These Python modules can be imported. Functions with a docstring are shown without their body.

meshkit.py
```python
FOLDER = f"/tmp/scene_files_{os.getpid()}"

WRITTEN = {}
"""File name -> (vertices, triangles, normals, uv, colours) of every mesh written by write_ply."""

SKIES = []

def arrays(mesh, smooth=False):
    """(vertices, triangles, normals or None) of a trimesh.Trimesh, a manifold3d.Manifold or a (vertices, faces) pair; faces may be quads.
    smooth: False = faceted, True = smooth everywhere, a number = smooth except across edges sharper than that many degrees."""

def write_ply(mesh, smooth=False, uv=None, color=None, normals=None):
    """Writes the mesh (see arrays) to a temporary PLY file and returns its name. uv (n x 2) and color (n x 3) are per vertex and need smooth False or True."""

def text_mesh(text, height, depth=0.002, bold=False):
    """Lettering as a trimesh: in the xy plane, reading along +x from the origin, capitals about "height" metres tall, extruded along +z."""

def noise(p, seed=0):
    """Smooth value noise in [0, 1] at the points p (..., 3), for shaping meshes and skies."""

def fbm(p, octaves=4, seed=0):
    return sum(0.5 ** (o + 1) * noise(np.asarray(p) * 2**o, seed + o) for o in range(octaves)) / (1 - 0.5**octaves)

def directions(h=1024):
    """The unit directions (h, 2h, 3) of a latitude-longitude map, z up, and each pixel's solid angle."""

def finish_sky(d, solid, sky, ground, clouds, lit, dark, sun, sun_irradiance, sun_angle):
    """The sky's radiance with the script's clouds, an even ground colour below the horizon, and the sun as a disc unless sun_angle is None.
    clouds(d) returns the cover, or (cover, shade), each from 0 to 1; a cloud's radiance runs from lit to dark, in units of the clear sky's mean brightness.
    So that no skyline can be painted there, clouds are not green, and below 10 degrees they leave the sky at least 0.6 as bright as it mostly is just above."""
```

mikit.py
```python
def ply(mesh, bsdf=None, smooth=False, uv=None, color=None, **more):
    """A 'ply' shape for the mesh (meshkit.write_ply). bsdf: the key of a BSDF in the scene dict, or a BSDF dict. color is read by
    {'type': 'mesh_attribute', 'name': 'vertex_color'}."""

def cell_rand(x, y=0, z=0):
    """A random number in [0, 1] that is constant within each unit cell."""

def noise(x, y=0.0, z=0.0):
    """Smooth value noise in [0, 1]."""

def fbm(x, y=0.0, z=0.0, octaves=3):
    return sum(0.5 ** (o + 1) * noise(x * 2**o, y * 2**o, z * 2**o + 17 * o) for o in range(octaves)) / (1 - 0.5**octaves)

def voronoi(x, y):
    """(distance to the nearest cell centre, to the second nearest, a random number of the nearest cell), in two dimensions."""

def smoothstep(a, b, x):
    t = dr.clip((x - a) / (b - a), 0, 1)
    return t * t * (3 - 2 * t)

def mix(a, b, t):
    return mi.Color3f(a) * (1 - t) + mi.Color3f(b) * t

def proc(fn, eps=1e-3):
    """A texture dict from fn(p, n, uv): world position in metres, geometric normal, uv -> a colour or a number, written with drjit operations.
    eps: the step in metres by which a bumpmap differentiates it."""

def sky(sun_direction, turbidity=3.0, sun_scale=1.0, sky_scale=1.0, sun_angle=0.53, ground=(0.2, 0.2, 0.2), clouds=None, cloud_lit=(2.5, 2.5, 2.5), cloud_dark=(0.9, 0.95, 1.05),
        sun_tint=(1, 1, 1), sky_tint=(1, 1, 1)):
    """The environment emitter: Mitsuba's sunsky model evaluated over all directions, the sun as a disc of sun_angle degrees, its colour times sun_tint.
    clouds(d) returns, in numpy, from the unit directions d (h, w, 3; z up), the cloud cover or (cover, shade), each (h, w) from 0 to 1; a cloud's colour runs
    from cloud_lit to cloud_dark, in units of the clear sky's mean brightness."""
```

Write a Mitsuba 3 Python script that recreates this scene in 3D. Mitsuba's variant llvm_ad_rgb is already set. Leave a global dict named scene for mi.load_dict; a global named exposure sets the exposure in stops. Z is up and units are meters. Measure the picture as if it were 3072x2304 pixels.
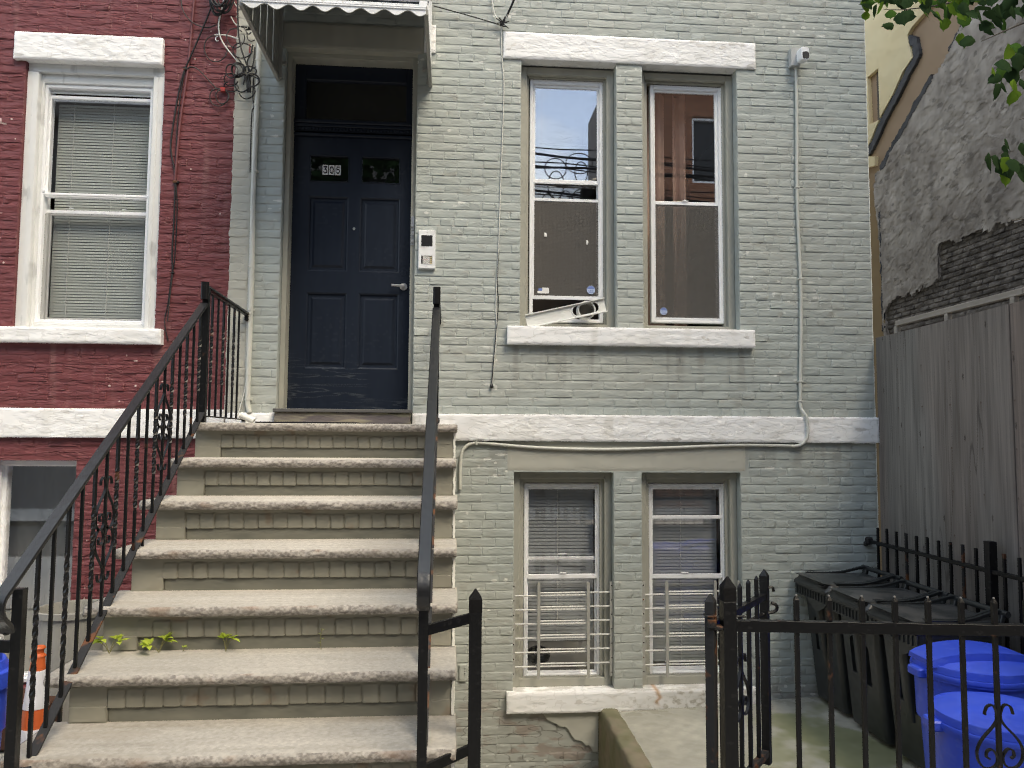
import math, random
import numpy as np, trimesh, drjit as dr, mitsuba as mi, mikit, meshkit
import manifold3d as m3
from shapely.geometry import Polygon, LineString, Point, box as sbox
from shapely.ops import unary_union
from mikit import noise, fbm, voronoi, cell_rand, smoothstep, mix, proc

T = mi.ScalarTransform4f
scene, labels = {}, {}
rng = np.random.default_rng(7)
random.seed(7)

# ------------------------------------------------------------------ camera, light, exposure
YAW, PITCH, ROLL = math.radians(4.51), math.radians(4.02), math.radians(0.357)
fwd = np.array([math.sin(YAW) * math.cos(PITCH), math.cos(YAW) * math.cos(PITCH), math.sin(PITCH)])
_r = np.array([math.cos(YAW), -math.sin(YAW), 0.0])
_u = np.cross(_r, fwd)
up = -math.sin(ROLL) * _r + math.cos(ROLL) * _u
EYE = np.array([0.0, -6.0, 1.55])
scene['camera'] = {'type': 'perspective', 'fov': 2 * math.degrees(math.atan(1536 / 2300)), 'fov_axis': 'x',
                   'near_clip': 0.05, 'far_clip': 200.0,
                   'to_world': T().look_at(origin=EYE.tolist(), target=(EYE + fwd).tolist(), up=up.tolist())}


def cloud_cover(d):
    p = d / np.maximum(d[..., 2:3] + 0.25, 0.12)
    n = meshkit.fbm(p * 3.4 + 4.0, 5, 3)
    cover = np.clip((n - 0.36) * 4.5, 0, 1)
    shade = np.clip((meshkit.fbm(p * 5.0 + 11.0, 4, 8) - 0.36) * 2.4, 0, 1)
    return 0.22 + 0.78 * cover, shade


scene['sky'] = mikit.sky((0.55, -0.80, 1.25), turbidity=3.5, sun_scale=0.28, sky_scale=0.82, sun_angle=30, clouds=cloud_cover,
                         cloud_lit=(2.15, 2.32, 2.46), cloud_dark=(1.1, 1.22, 1.36), sun_tint=(0.97, 1.0, 1.0), sky_tint=(1.0, 0.99, 0.97))
exposure = 3.36


# ------------------------------------------------------------------ materials
def tex(c):
    return {'type': 'rgb', 'value': [float(x) for x in c]} if isinstance(c, (tuple, list)) else c


def mat(key, color, rough=0.6, spec=0.4, metallic=0.0, bump=None, eps=2e-3, **more):
    b = {'type': 'principled', 'base_color': tex(color), 'roughness': rough, 'specular': spec, 'metallic': metallic, **more}
    if bump is not None:
        b = {'type': 'bumpmap', 'tex': proc(bump, eps), 'scale': 1.0, 'bsdf': b}
    scene[key] = {'type': 'twosided', 'bsdf': b}
    return key


def c3(t):
    return mi.Color3f(*[float(x) for x in t])


def grey_paint_color(p, n, uv):
    a = fbm(p.x * 0.8 + 3, p.y, p.z * 0.9, 3)
    base = mix((0.366, 0.402, 0.384), (0.386, 0.411, 0.383), smoothstep(0.42, 0.66, a))
    per = noise(p.x * 7, p.y * 7, p.z * 15)
    base = base * (0.95 + 0.1 * per)
    dirt = smoothstep(0.64, 0.80, fbm(p.x * 9, p.y * 9, p.z * 14, 4))
    base = mix(base, (0.30, 0.29, 0.25), dirt * 0.35)
    run = smoothstep(0.50, 0.72, fbm(p.x * 9, 3, p.z * 0.7, 3))
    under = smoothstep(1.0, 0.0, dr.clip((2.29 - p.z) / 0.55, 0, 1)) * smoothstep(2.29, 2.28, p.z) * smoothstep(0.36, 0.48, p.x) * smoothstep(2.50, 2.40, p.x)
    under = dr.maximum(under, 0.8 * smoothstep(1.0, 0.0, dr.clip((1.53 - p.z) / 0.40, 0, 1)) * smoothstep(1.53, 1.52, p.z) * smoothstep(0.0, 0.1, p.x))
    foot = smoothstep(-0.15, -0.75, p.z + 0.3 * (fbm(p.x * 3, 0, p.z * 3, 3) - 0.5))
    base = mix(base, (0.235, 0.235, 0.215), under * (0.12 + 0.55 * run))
    rusty = smoothstep(0.52, 0.66, fbm(p.x * 7 + 2, 4, p.z * 12, 4))
    base = mix(base, mix((0.235, 0.225, 0.198), (0.21, 0.165, 0.14), rusty), foot * (0.45 + 0.3 * rusty))
    seam = smoothstep(0.02, 0.0, dr.abs(fbm(p.x * 4, 7, p.z * 9, 3) - 0.5)) * foot
    base = mix(base, (0.08, 0.07, 0.06), seam * 0.6)
    low = 0.0
    chip = smoothstep(0.84, 0.87, noise(p.x * 23, p.y * 23, p.z * 31)) * smoothstep(0.6, 0.75, noise(p.x * 3 + 9, 0, p.z * 3))
    return mix(base * (1 - low), (0.72, 0.72, 0.68), chip * 0.6)


def grey_paint_bump(p, n, uv):
    lip = smoothstep(0.47, 0.53, fbm(p.x * 11, p.y * 11, p.z * 24, 4))
    return 0.0022 * fbm(p.x * 38, p.y * 38, p.z * 50, 3) + 0.0030 * fbm(p.x * 14, p.y * 14, p.z * 22, 2) + 0.0016 * lip


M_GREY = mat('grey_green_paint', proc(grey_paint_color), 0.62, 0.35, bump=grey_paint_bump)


def grey_smooth_color(p, n, uv):
    a = fbm(p.x * 1.7 + 3, p.y, p.z * 1.4, 3)
    return mix((0.33, 0.335, 0.295), (0.37, 0.365, 0.31), a) * (0.93 + 0.14 * noise(p.x * 18, p.y * 18, p.z * 4))


M_TRIM = mat('taupe_trim_paint', proc(grey_smooth_color), 0.5, 0.4,
             bump=lambda p, n, uv: 0.0009 * fbm(p.x * 40, p.y * 40, p.z * 14, 2))


def patch_color(p, n, uv):
    a = fbm(p.x * 2.1 + 3, p.y, p.z * 2.4, 4)
    return mix((0.385, 0.385, 0.34), (0.43, 0.43, 0.38), a)


M_RENDER = mat('painted_render', proc(patch_color), 0.65, 0.3,
               bump=lambda p, n, uv: 0.006 * fbm(p.x * 10, p.y * 10, p.z * 16, 4))


def red_color(p, n, uv):
    a = fbm(p.x * 1.3 + 8, p.y, p.z * 1.6, 4)
    base = mix((0.125, 0.036, 0.040), (0.170, 0.050, 0.054), a)
    base = base * (0.9 + 0.2 * noise(p.x * 9, p.y * 9, p.z * 30))
    fleck = smoothstep(0.935, 0.95, noise(p.x * 26, p.y * 26, p.z * 26)) * smoothstep(0.5, 0.6, noise(p.x * 2, 3, p.z * 2))
    streak = smoothstep(0.62, 0.9, fbm(p.x * 13, 0, p.z * 0.9, 3)) * 0.20
    return mix(mix(base, (0.36, 0.22, 0.20), streak), (0.62, 0.48, 0.44), fleck * 0.8)


def red_bump(p, n, uv):
    ridg = 1 - dr.abs(2 * fbm(p.x * 7, p.y * 7, p.z * 22, 3) - 1)
    w = 0.6 * fbm(p.x * 3, p.y, p.z * 5 + 3, 2)
    lip = smoothstep(0.46, 0.54, fbm(p.x * 6.5 + w, p.y * 6, p.z * 24 + w, 4)) + 0.7 * smoothstep(0.52, 0.57, fbm(p.x * 9 + 5, p.y * 6, p.z * 34 + w, 3))
    return 0.0045 * ridg + 0.0024 * fbm(p.x * 40, p.y * 40, p.z * 60, 3) + 0.0042 * lip


M_RED = mat('oxblood_paint', proc(red_color), 0.48, 0.4, bump=red_bump)


def white_stone_color(p, n, uv):
    a = fbm(p.x * 5, p.y * 5, p.z * 7, 4)
    base = mix((0.83, 0.84, 0.845), (0.76, 0.765, 0.755), smoothstep(0.42, 0.75, a))
    crack = smoothstep(0.03, 0.0, dr.abs(fbm(p.x * 9, p.y * 9, p.z * 13, 3) - 0.5))
    drip = smoothstep(0.66, 0.9, fbm(p.x * 8, 1, p.z * 1.2, 3))
    ledge = smoothstep(0.5, 0.9, n.z) * smoothstep(0.35, 0.65, fbm(p.x * 11, p.y * 20, 2, 3))
    base = mix(base, (0.40, 0.385, 0.34), ledge * 0.6)
    bare = smoothstep(0.70, 0.74, fbm(p.x * 7 + 3, p.y * 7, p.z * 11, 4))
    base = mix(base, (0.52, 0.50, 0.46), bare * 0.6)
    return mix(mix(base, (0.50, 0.49, 0.46), crack * 0.35), (0.5, 0.48, 0.42), drip * 0.35)


def white_stone_bump(p, n, uv):
    r = 1 - dr.abs(2 * fbm(p.x * 16, p.y * 16, p.z * 24, 3) - 1)
    return 0.0022 * r + 0.0018 * fbm(p.x * 50, p.y * 50, p.z * 50, 2) + 0.0020 * smoothstep(0.46, 0.53, fbm(p.x * 19, p.y * 19, p.z * 34, 3))


M_WHITE = mat('white_painted_stone', proc(white_stone_color), 0.55, 0.35, bump=white_stone_bump)


def sill_low_color(p, n, uv):
    base = white_stone_color(p, n, uv)
    grime = smoothstep(1.1, 1.75, p.x + 0.5 * (fbm(p.x * 6, p.y * 6, p.z * 6, 3) - 0.5)) * smoothstep(-0.36, -0.40, p.z)
    rust = smoothstep(0.03, 0.0, dr.abs(p.x - 1.61 + 0.03 * (noise(p.z * 30) - 0.5))) * smoothstep(-0.52, -0.44, p.z)
    spots = smoothstep(0.5, 0.75, fbm(p.x * 30, p.y * 30, p.z * 30, 3))
    return mix(mix(base, (0.33, 0.31, 0.25), grime * (0.35 + 0.5 * spots)), (0.42, 0.22, 0.08), rust * 0.7)


M_SILL_LOW = mat('stained_white_sill', proc(sill_low_color), 0.6, 0.3, bump=white_stone_bump)
M_VINYL = mat('white_vinyl', (0.80, 0.815, 0.83), 0.35, 0.5)
M_ALU = mat('white_aluminium', proc(lambda p, n, uv: mix((0.76, 0.78, 0.80), (0.60, 0.61, 0.60), smoothstep(0.5, 0.8, fbm(p.x * 12, p.y * 12, p.z * 12, 3)))), 0.35, 0.5)
M_AWN_IN = mat('grey_aluminium_slats', (0.30, 0.30, 0.275), 0.45, 0.4)


def navy_color(p, n, uv):
    a = fbm(p.x * 30, p.y * 30, p.z * 3, 3)
    base = mix((0.0095, 0.0142, 0.0255), (0.0135, 0.0195, 0.033), a)
    scr = smoothstep(0.045, 0.0, dr.abs(fbm(p.x * 3.5, 0, p.z * 26 + 5, 3) - 0.5)) * smoothstep(0.50, 0.62, fbm(p.x * 2 + 5, 2, p.z * 2, 2)) * smoothstep(2.3, 2.0, p.z)
    scuff = smoothstep(0.70, 0.78, noise(p.x * 40, p.y, p.z * 40)) * smoothstep(0.55, 0.7, noise(p.x * 3, 9, p.z * 3))
    return mix(base, (0.08, 0.09, 0.10), dr.maximum(scr * 0.5, scuff * 0.07))


M_NAVY = mat('navy_door_paint', proc(navy_color), 0.36, 0.30, bump=lambda p, n, uv: 0.0006 * fbm(p.x * 50, p.y * 20, p.z * 12, 3))
M_STEEL = mat('satin_steel', (0.62, 0.61, 0.59), 0.32, 0.5, metallic=0.9)
M_BLACKPLASTIC = mat('black_plastic', (0.012, 0.012, 0.013), 0.35, 0.5)
M_RUBBER = mat('black_rubber', (0.015, 0.015, 0.016), 0.8, 0.2)


def iron_color(p, n, uv):
    r = smoothstep(0.745, 0.82, fbm(p.x * 14 + 3, p.y * 14, p.z * 14, 4))
    low = smoothstep(0.66, 0.74, fbm(p.x * 50, p.y * 50, p.z * 50, 3)) * 0.6
    base = mix((0.0055, 0.0058, 0.0065), (0.018, 0.018, 0.019), low)
    return mix(base, (0.085, 0.036, 0.018), r * 0.7)


M_IRON = mat('black_iron_paint', proc(iron_color), 0.36, 0.32,
             bump=lambda p, n, uv: 0.0012 * fbm(p.x * 60, p.y * 60, p.z * 60, 3))


def rusty_color(p, n, uv):
    r = smoothstep(0.58, 0.70, fbm(p.x * 13 + 3, p.y * 13, p.z * 13, 4))
    return mix((0.018, 0.018, 0.019), mix((0.15, 0.058, 0.022), (0.075, 0.036, 0.018), noise(p.x * 60, p.y * 60, p.z * 60)), r)


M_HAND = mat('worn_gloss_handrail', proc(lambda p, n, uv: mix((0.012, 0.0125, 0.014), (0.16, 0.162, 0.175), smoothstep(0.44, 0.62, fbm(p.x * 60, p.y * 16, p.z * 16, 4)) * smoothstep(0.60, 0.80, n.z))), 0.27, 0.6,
             bump=lambda p, n, uv: 0.0010 * fbm(p.x * 60, p.y * 30, p.z * 30, 3))
M_RUST = mat('rusty_black_iron', proc(rusty_color), 0.6, 0.3, bump=lambda p, n, uv: 0.002 * fbm(p.x * 50, p.y * 50, p.z * 50, 3))
M_GUARD_BAR = mat('pale_guard_rod', (0.62, 0.62, 0.59), 0.35, 0.5)
M_GUARD = mat('grey_guard_paint', (0.36, 0.36, 0.33), 0.42, 0.45)


def tread_color(p, n, uv):
    sp = fbm(p.x * 70, p.y * 70, p.z * 70, 3)
    band = fbm(p.x * 1.6, p.y * 26, p.z * 6, 3)
    top = mix((0.298, 0.280, 0.246), (0.402, 0.380, 0.338), band) * (0.74 + 0.52 * sp)
    face = mix((0.205, 0.188, 0.170), (0.43, 0.40, 0.36), smoothstep(0.30, 0.70, fbm(p.x * 80, p.y * 80, p.z * 80, 4)))
    iron = smoothstep(0.66, 0.8, fbm(p.x * 6, 2, p.z * 9, 3))
    face = mix(face, (0.33, 0.21, 0.14), iron * 0.4)
    path = dr.exp(-dr.square((p.x + 0.72 + 0.25 * (cell_rand(dr.floor(p.z / 0.217 + 0.3), 3, 1) - 0.5)) / 0.42))
    top = top * (0.93 + 0.12 * path)
    dirt = smoothstep(0.56, 0.80, fbm(p.x * 3, p.y * 9, p.z * 3 + 7, 4)) * (0.45 - 0.25 * path)
    return mix(mix(face, top, smoothstep(0.5, 0.8, n.z)), (0.27, 0.24, 0.2), dirt)


def tread_bump(p, n, uv):
    rough = 1 - smoothstep(0.5, 0.85, n.z)
    return (0.0008 + 0.006 * rough) * fbm(p.x * 48, p.y * 48, p.z * 48, 4)


M_TREAD = mat('beige_stone', proc(tread_color), 0.7, 0.25, bump=tread_bump)


def riser_color(p, n, uv):
    a = fbm(p.x * 3, p.y * 3, p.z * 5, 3)
    base = mix((0.240, 0.238, 0.198), (0.28, 0.266, 0.215), a) * (0.92 + 0.16 * noise(p.x * 13, 1, p.z * 5))
    rust = smoothstep(0.68, 0.82, fbm(p.x * 9, 2, p.z * 7, 4))
    return mix(base, (0.23, 0.155, 0.10), rust * 0.45)


M_RISER = mat('khaki_riser_paint', proc(riser_color), 0.6, 0.3, bump=lambda p, n, uv: 0.003 * fbm(p.x * 30, p.y * 30, p.z * 30, 3))
M_RISER_BAND = mat('dirty_riser_base', proc(lambda p, n, uv: mix((0.125, 0.127, 0.107), (0.215, 0.21, 0.172), fbm(p.x * 8, p.y * 8, p.z * 20, 4))), 0.75, 0.2,
                   bump=lambda p, n, uv: 0.004 * fbm(p.x * 25, p.y * 25, p.z * 40, 3))


def threshold_color(p, n, uv):
    a = fbm(p.x * 4, p.y * 9, p.z * 26, 4)
    return mix((0.13, 0.115, 0.12), mix((0.30, 0.265, 0.21), (0.22, 0.215, 0.15), noise(p.x * 5, 0, p.z * 12)), smoothstep(0.38, 0.62, a + (p.z - 1.685) * 2.5))


M_THRESH = mat('worn_sill_stone', proc(threshold_color), 0.7, 0.25, bump=lambda p, n, uv: 0.006 * fbm(p.x * 12, p.y * 12, p.z * 40, 3))


def concrete_color(p, n, uv):
    a = fbm(p.x * 2.2, p.y * 2.2, 0, 4)
    b = fbm(p.x * 14, p.y * 14, 3, 4)
    base = mix((0.27, 0.265, 0.225), (0.41, 0.40, 0.345), a) * (0.78 + 0.44 * b)
    moss = smoothstep(0.42, 0.60, fbm(p.x * 2.6 + 5, p.y * 2.6 + 3, 1, 4)) * smoothstep(1.6, 2.4, p.x + 0.25 * (-1.0 - p.y))
    wet = smoothstep(-0.35, -0.05, p.y) * smoothstep(0.35, 0.6, b)
    return mix(mix(base, (0.15, 0.165, 0.065), moss * 0.75), (0.16, 0.155, 0.12), wet * 0.6)


M_CONC = mat('stained_concrete', proc(concrete_color), 0.8, 0.2, bump=lambda p, n, uv: 0.003 * fbm(p.x * 30, p.y * 30, p.z * 30, 4))


def curb_color(p, n, uv):
    a = fbm(p.x * 9, p.y * 9, p.z * 9, 4)
    base = mix((0.40, 0.37, 0.31), (0.27, 0.235, 0.185), smoothstep(0.4, 0.65, a))
    side = 1 - smoothstep(0.3, 0.7, n.z)
    mossy = smoothstep(0.35, 0.6, fbm(p.x * 6, p.y * 6, p.z * 6 + 4, 3))
    return mix(base, mix((0.16, 0.135, 0.09), (0.12, 0.12, 0.06), mossy), side * 0.8)


M_CURB = mat('old_curb_concrete', proc(curb_color), 0.85, 0.2, bump=lambda p, n, uv: 0.008 * fbm(p.x * 22, p.y * 22, p.z * 22, 4))
M_PAVE = mat('pavement_concrete', (0.33, 0.32, 0.30), 0.85, 0.2)
M_ASPHALT = mat('asphalt', (0.05, 0.05, 0.052), 0.85, 0.2)


def ply_color(p, n, uv):
    g = fbm(p.y * 26, 0, p.z * 1.1, 4)
    g2 = fbm(p.y * 90, 3, p.z * 2.5, 3)
    band = fbm(p.y * 3.2 + 2, 5, p.z * 0.15, 2)
    base = mix((0.158, 0.148, 0.135), (0.248, 0.240, 0.225), band) * (0.58 + 0.62 * g + 0.5 * (g2 - 0.5))
    warm = smoothstep(-1.50, -1.56, p.y) * 0.5 + 0.4 * smoothstep(0.5, 0.7, fbm(p.y * 2 + 4, 8, p.z * 0.4, 2))
    base = mix(base, base * mi.Color3f(1.14, 0.98, 0.92), warm)
    a = p.y * 4.2
    cz = p.z * 2.4 + 3.7 * cell_rand(dr.floor(a), 7, 2)
    dx, dz = a - dr.floor(a) - 0.5, cz - dr.floor(cz) - 0.5
    k = smoothstep(0.045, 0.015, dr.sqrt(dx * dx + dz * dz * 0.35)) * smoothstep(0.45, 0.5, cell_rand(dr.floor(a), dr.floor(cz), 5))
    nx = dr.abs(p.y * 2.0 / 0.61 + 0.06 - dr.round(p.y * 2.0 / 0.61 + 0.06)) * 0.305
    nz = dr.abs(p.z / 0.30 - dr.round(p.z / 0.30)) * 0.30
    nail = smoothstep(0.009, 0.005, dr.sqrt(nx * nx + nz * nz))
    rust = smoothstep(0.016, 0.0, nx) * smoothstep(0.10, 0.0, dr.select(p.z / 0.30 - dr.round(p.z / 0.30) < 0, nz, 1.0))
    split = smoothstep(0.012, 0.0, dr.abs(fbm(p.y * 7, 1, p.z * 0.35, 3) - 0.5)) * smoothstep(0.5, 0.65, noise(p.y * 3, 4, p.z * 1.1))
    stain = smoothstep(0.0, -0.5, p.z + 0.3 * (g - 0.5))
    base = base * (1 - 0.35 * stain)
    base = mix(base, (0.07, 0.063, 0.058), split * 0.7)
    base = mix(base, (0.10, 0.075, 0.06), dr.maximum(rust * 0.35, nail * 0.8))
    return mix(base, (0.05, 0.042, 0.038), k * 0.8)


M_PLY = mat('weathered_plywood', proc(ply_color), 0.8, 0.2, bump=lambda p, n, uv: 0.0016 * fbm(p.y * 70, 0, p.z * 2.5, 3) + 0.002 * fbm(p.y * 12, 0, p.z * 0.8, 2))
M_LUMBER = mat('weathered_lumber', proc(lambda p, n, uv: mix((0.23, 0.205, 0.175), (0.37, 0.34, 0.30), fbm(p.x * 40, p.y * 2, p.z * 40, 4))), 0.8, 0.2)


def grime_color(p, n, uv):
    a = fbm(p.x, p.y * 1.3, p.z * 1.1, 4)
    b = fbm(p.x * 5, p.y * 5 + 3, p.z * 3.4, 4)
    base = mix((0.31, 0.275, 0.25), (0.47, 0.428, 0.392), smoothstep(0.3, 0.7, 0.35 * a + 0.65 * b))
    v = fbm(p.y * 9, 3, p.z * 1.2, 3)
    return mix(base * (0.75 + 0.5 * v), (0.13, 0.115, 0.105), smoothstep(0.60, 0.72, fbm(p.x, p.y * 7, p.z * 9 + 2, 4)) * 0.6)


M_STUCCO = mat('rough_grey_stucco', proc(grime_color), 0.9, 0.15,
               bump=lambda p, n, uv: 0.022 * fbm(p.x, p.y * 11 + p.z * 3.5, p.z * 10, 5) + 0.012 * smoothstep(0.45, 0.55, fbm(p.x, p.y * 9 + p.z * 4, p.z * 7 + 3, 4)))
M_OLDBRICK = mat('dark_old_brick', proc(lambda p, n, uv: mix((0.115, 0.103, 0.096), (0.27, 0.243, 0.225), smoothstep(0.3, 0.75, fbm(p.x, p.y * 8, p.z * 10, 4)))), 0.9, 0.15,
                 bump=lambda p, n, uv: 0.015 * fbm(p.x, p.y * 22, p.z * 22, 3))
M_TAN = mat('tan_stucco', proc(lambda p, n, uv: mix((0.34, 0.245, 0.165), (0.43, 0.315, 0.22), fbm(p.x, p.y * 2.5, p.z * 2.5, 4)) * mix((0.80, 0.78, 0.62), (1, 1, 1), smoothstep(5.2, 6.0, p.z))), 0.85, 0.2,
            bump=lambda p, n, uv: 0.006 * fbm(p.x, p.y * 30, p.z * 30, 3))
M_YELLOW = mat('pale_yellow_stucco', proc(lambda p, n, uv: mix((0.76, 0.62, 0.36), (0.83, 0.72, 0.47), fbm(p.x, p.y * 2.0, p.z * 1.7, 4))), 0.85, 0.2,
               bump=lambda p, n, uv: 0.02 * fbm(p.x, p.y * 5, p.z * 5, 4))
M_TAR = mat('old_tar', proc(lambda p, n, uv: mix((0.03, 0.03, 0.033), (0.13, 0.13, 0.14), fbm(p.x, p.y * 12, p.z * 12, 4))), 0.8, 0.2)
M_ROOM = mat('room_plaster', (0.30, 0.25, 0.21), 0.9, 0.1)
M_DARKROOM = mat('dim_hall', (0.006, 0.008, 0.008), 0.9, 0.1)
M_CURTAIN = mat('dusty_pink_curtain', proc(lambda p, n, uv: mix((0.46, 0.33, 0.27), (0.60, 0.45, 0.38), noise(p.x * 30))), 0.9, 0.1)
M_BLIND = mat('grey_blind_slat', (0.36, 0.39, 0.37), 0.5, 0.3)
M_BLIND_DARK = mat('slate_blind_slat', (0.30, 0.32, 0.33), 0.5, 0.3)
M_SCREEN = mat('dark_insect_mesh', (0.135, 0.128, 0.12), 0.7, 0.2)
M_PVC = mat('pvc_white', (0.72, 0.73, 0.70), 0.35, 0.45)
M_CONDUIT = mat('painted_conduit', proc(lambda p, n, uv: mix((0.50, 0.515, 0.47), (0.60, 0.60, 0.55), fbm(p.x * 30, p.y, p.z * 4, 2))), 0.45, 0.4)
M_CABLE_BLACK = mat('black_cable', (0.014, 0.014, 0.015), 0.5, 0.4)
M_CABLE_GREY = mat('grey_cable', (0.045, 0.044, 0.043), 0.6, 0.3)
M_CABLE_WHITE = mat('pale_cable', (0.62, 0.62, 0.58), 0.5, 0.4)
M_CABLE_RED = mat('red_painted_cable', (0.15, 0.05, 0.055), 0.5, 0.4)
M_REDTAPE = mat('red_tape', (0.30, 0.035, 0.03), 0.5, 0.4)


def bin_color(p, n, uv):
    s = fbm(p.x * 5, p.y * 22, p.z * 22, 3)
    dust = smoothstep(0.72, 0.95, n.z) * smoothstep(0.42, 0.68, fbm(p.x * 6, p.y * 6, p.z * 6, 4))
    return mix(mix((0.019, 0.021, 0.022), (0.030, 0.033, 0.034), s), (0.085, 0.082, 0.08), dust * 0.5)


M_BIN = mat('charcoal_bin_plastic', proc(bin_color), 0.33, 0.5, bump=lambda p, n, uv: 0.0008 * fbm(p.x * 60, p.y * 60, p.z * 60, 3))


def blue_color(p, n, uv):
    s = smoothstep(0.62, 0.74, fbm(p.x * 22, p.y * 22, p.z * 30, 4))
    fade = smoothstep(0.4, 0.9, n.z) * smoothstep(0.35, 0.65, fbm(p.x * 4, p.y * 4, 2, 3))
    scr = 0.6 * smoothstep(0.03, 0.0, dr.abs(fbm(p.x * 7 + p.y * 9, p.y * 3, p.z * 12, 3) - 0.5)) * smoothstep(0.5, 0.6, noise(p.x * 9, p.y * 9, p.z * 9))
    s = dr.maximum(s, dr.maximum(scr, fade))
    return mix((0.030, 0.070, 0.54), (0.13, 0.19, 0.60), s * 0.14) * (0.9 + 0.2 * fbm(p.x * 5, p.y * 5, p.z * 5, 3))


M_BLUE = mat('cobalt_plastic', proc(blue_color), 0.38, 0.45, bump=lambda p, n, uv: 0.0008 * fbm(p.x * 60, p.y * 60, p.z * 60, 3))
M_ORANGE = mat('orange_cone_plastic', (0.52, 0.11, 0.03), 0.45, 0.4)
M_REFLECT = mat('white_cone_sleeve', (0.66, 0.68, 0.74), 0.4, 0.4)
M_PAPER = mat('paper_label', (0.75, 0.75, 0.74), 0.7, 0.2)
M_BLUEPRINT = mat('blue_print', (0.16, 0.22, 0.50), 0.6, 0.3)
M_STICKER = mat('pale_blue_sticker', (0.42, 0.50, 0.66), 0.5, 0.3)
M_INK = mat('ink', (0.02, 0.02, 0.025), 0.6, 0.3)
M_BUTTON = mat('ivory_button', (0.62, 0.55, 0.33), 0.4, 0.4)
M_CHALK = mat('chalky_paint_edge', (0.74, 0.74, 0.68), 0.7, 0.2)
M_TERRA = mat('exposed_red_brick', proc(lambda p, n, uv: mix((0.20, 0.085, 0.06), (0.30, 0.16, 0.12), fbm(p.x * 20, p.y * 20, p.z * 20, 3))), 0.85, 0.2)


def opp_color(p, n, uv):
    rz = p.z / 0.0677
    off = dr.select(cell_rand(dr.floor(rz), 2, 3) > 0.5, 0.5, 0.0)
    rx = p.x / 0.21 + off
    fz, fx = rz - dr.floor(rz), rx - dr.floor(rx)
    mort = dr.maximum(smoothstep(0.86, 0.92, fz), smoothstep(0.95, 0.975, fx))
    return mix(mix((0.22, 0.100, 0.060), (0.33, 0.155, 0.092), cell_rand(dr.floor(rx), dr.floor(rz), 1)), (0.26, 0.23, 0.20), mort)


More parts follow.
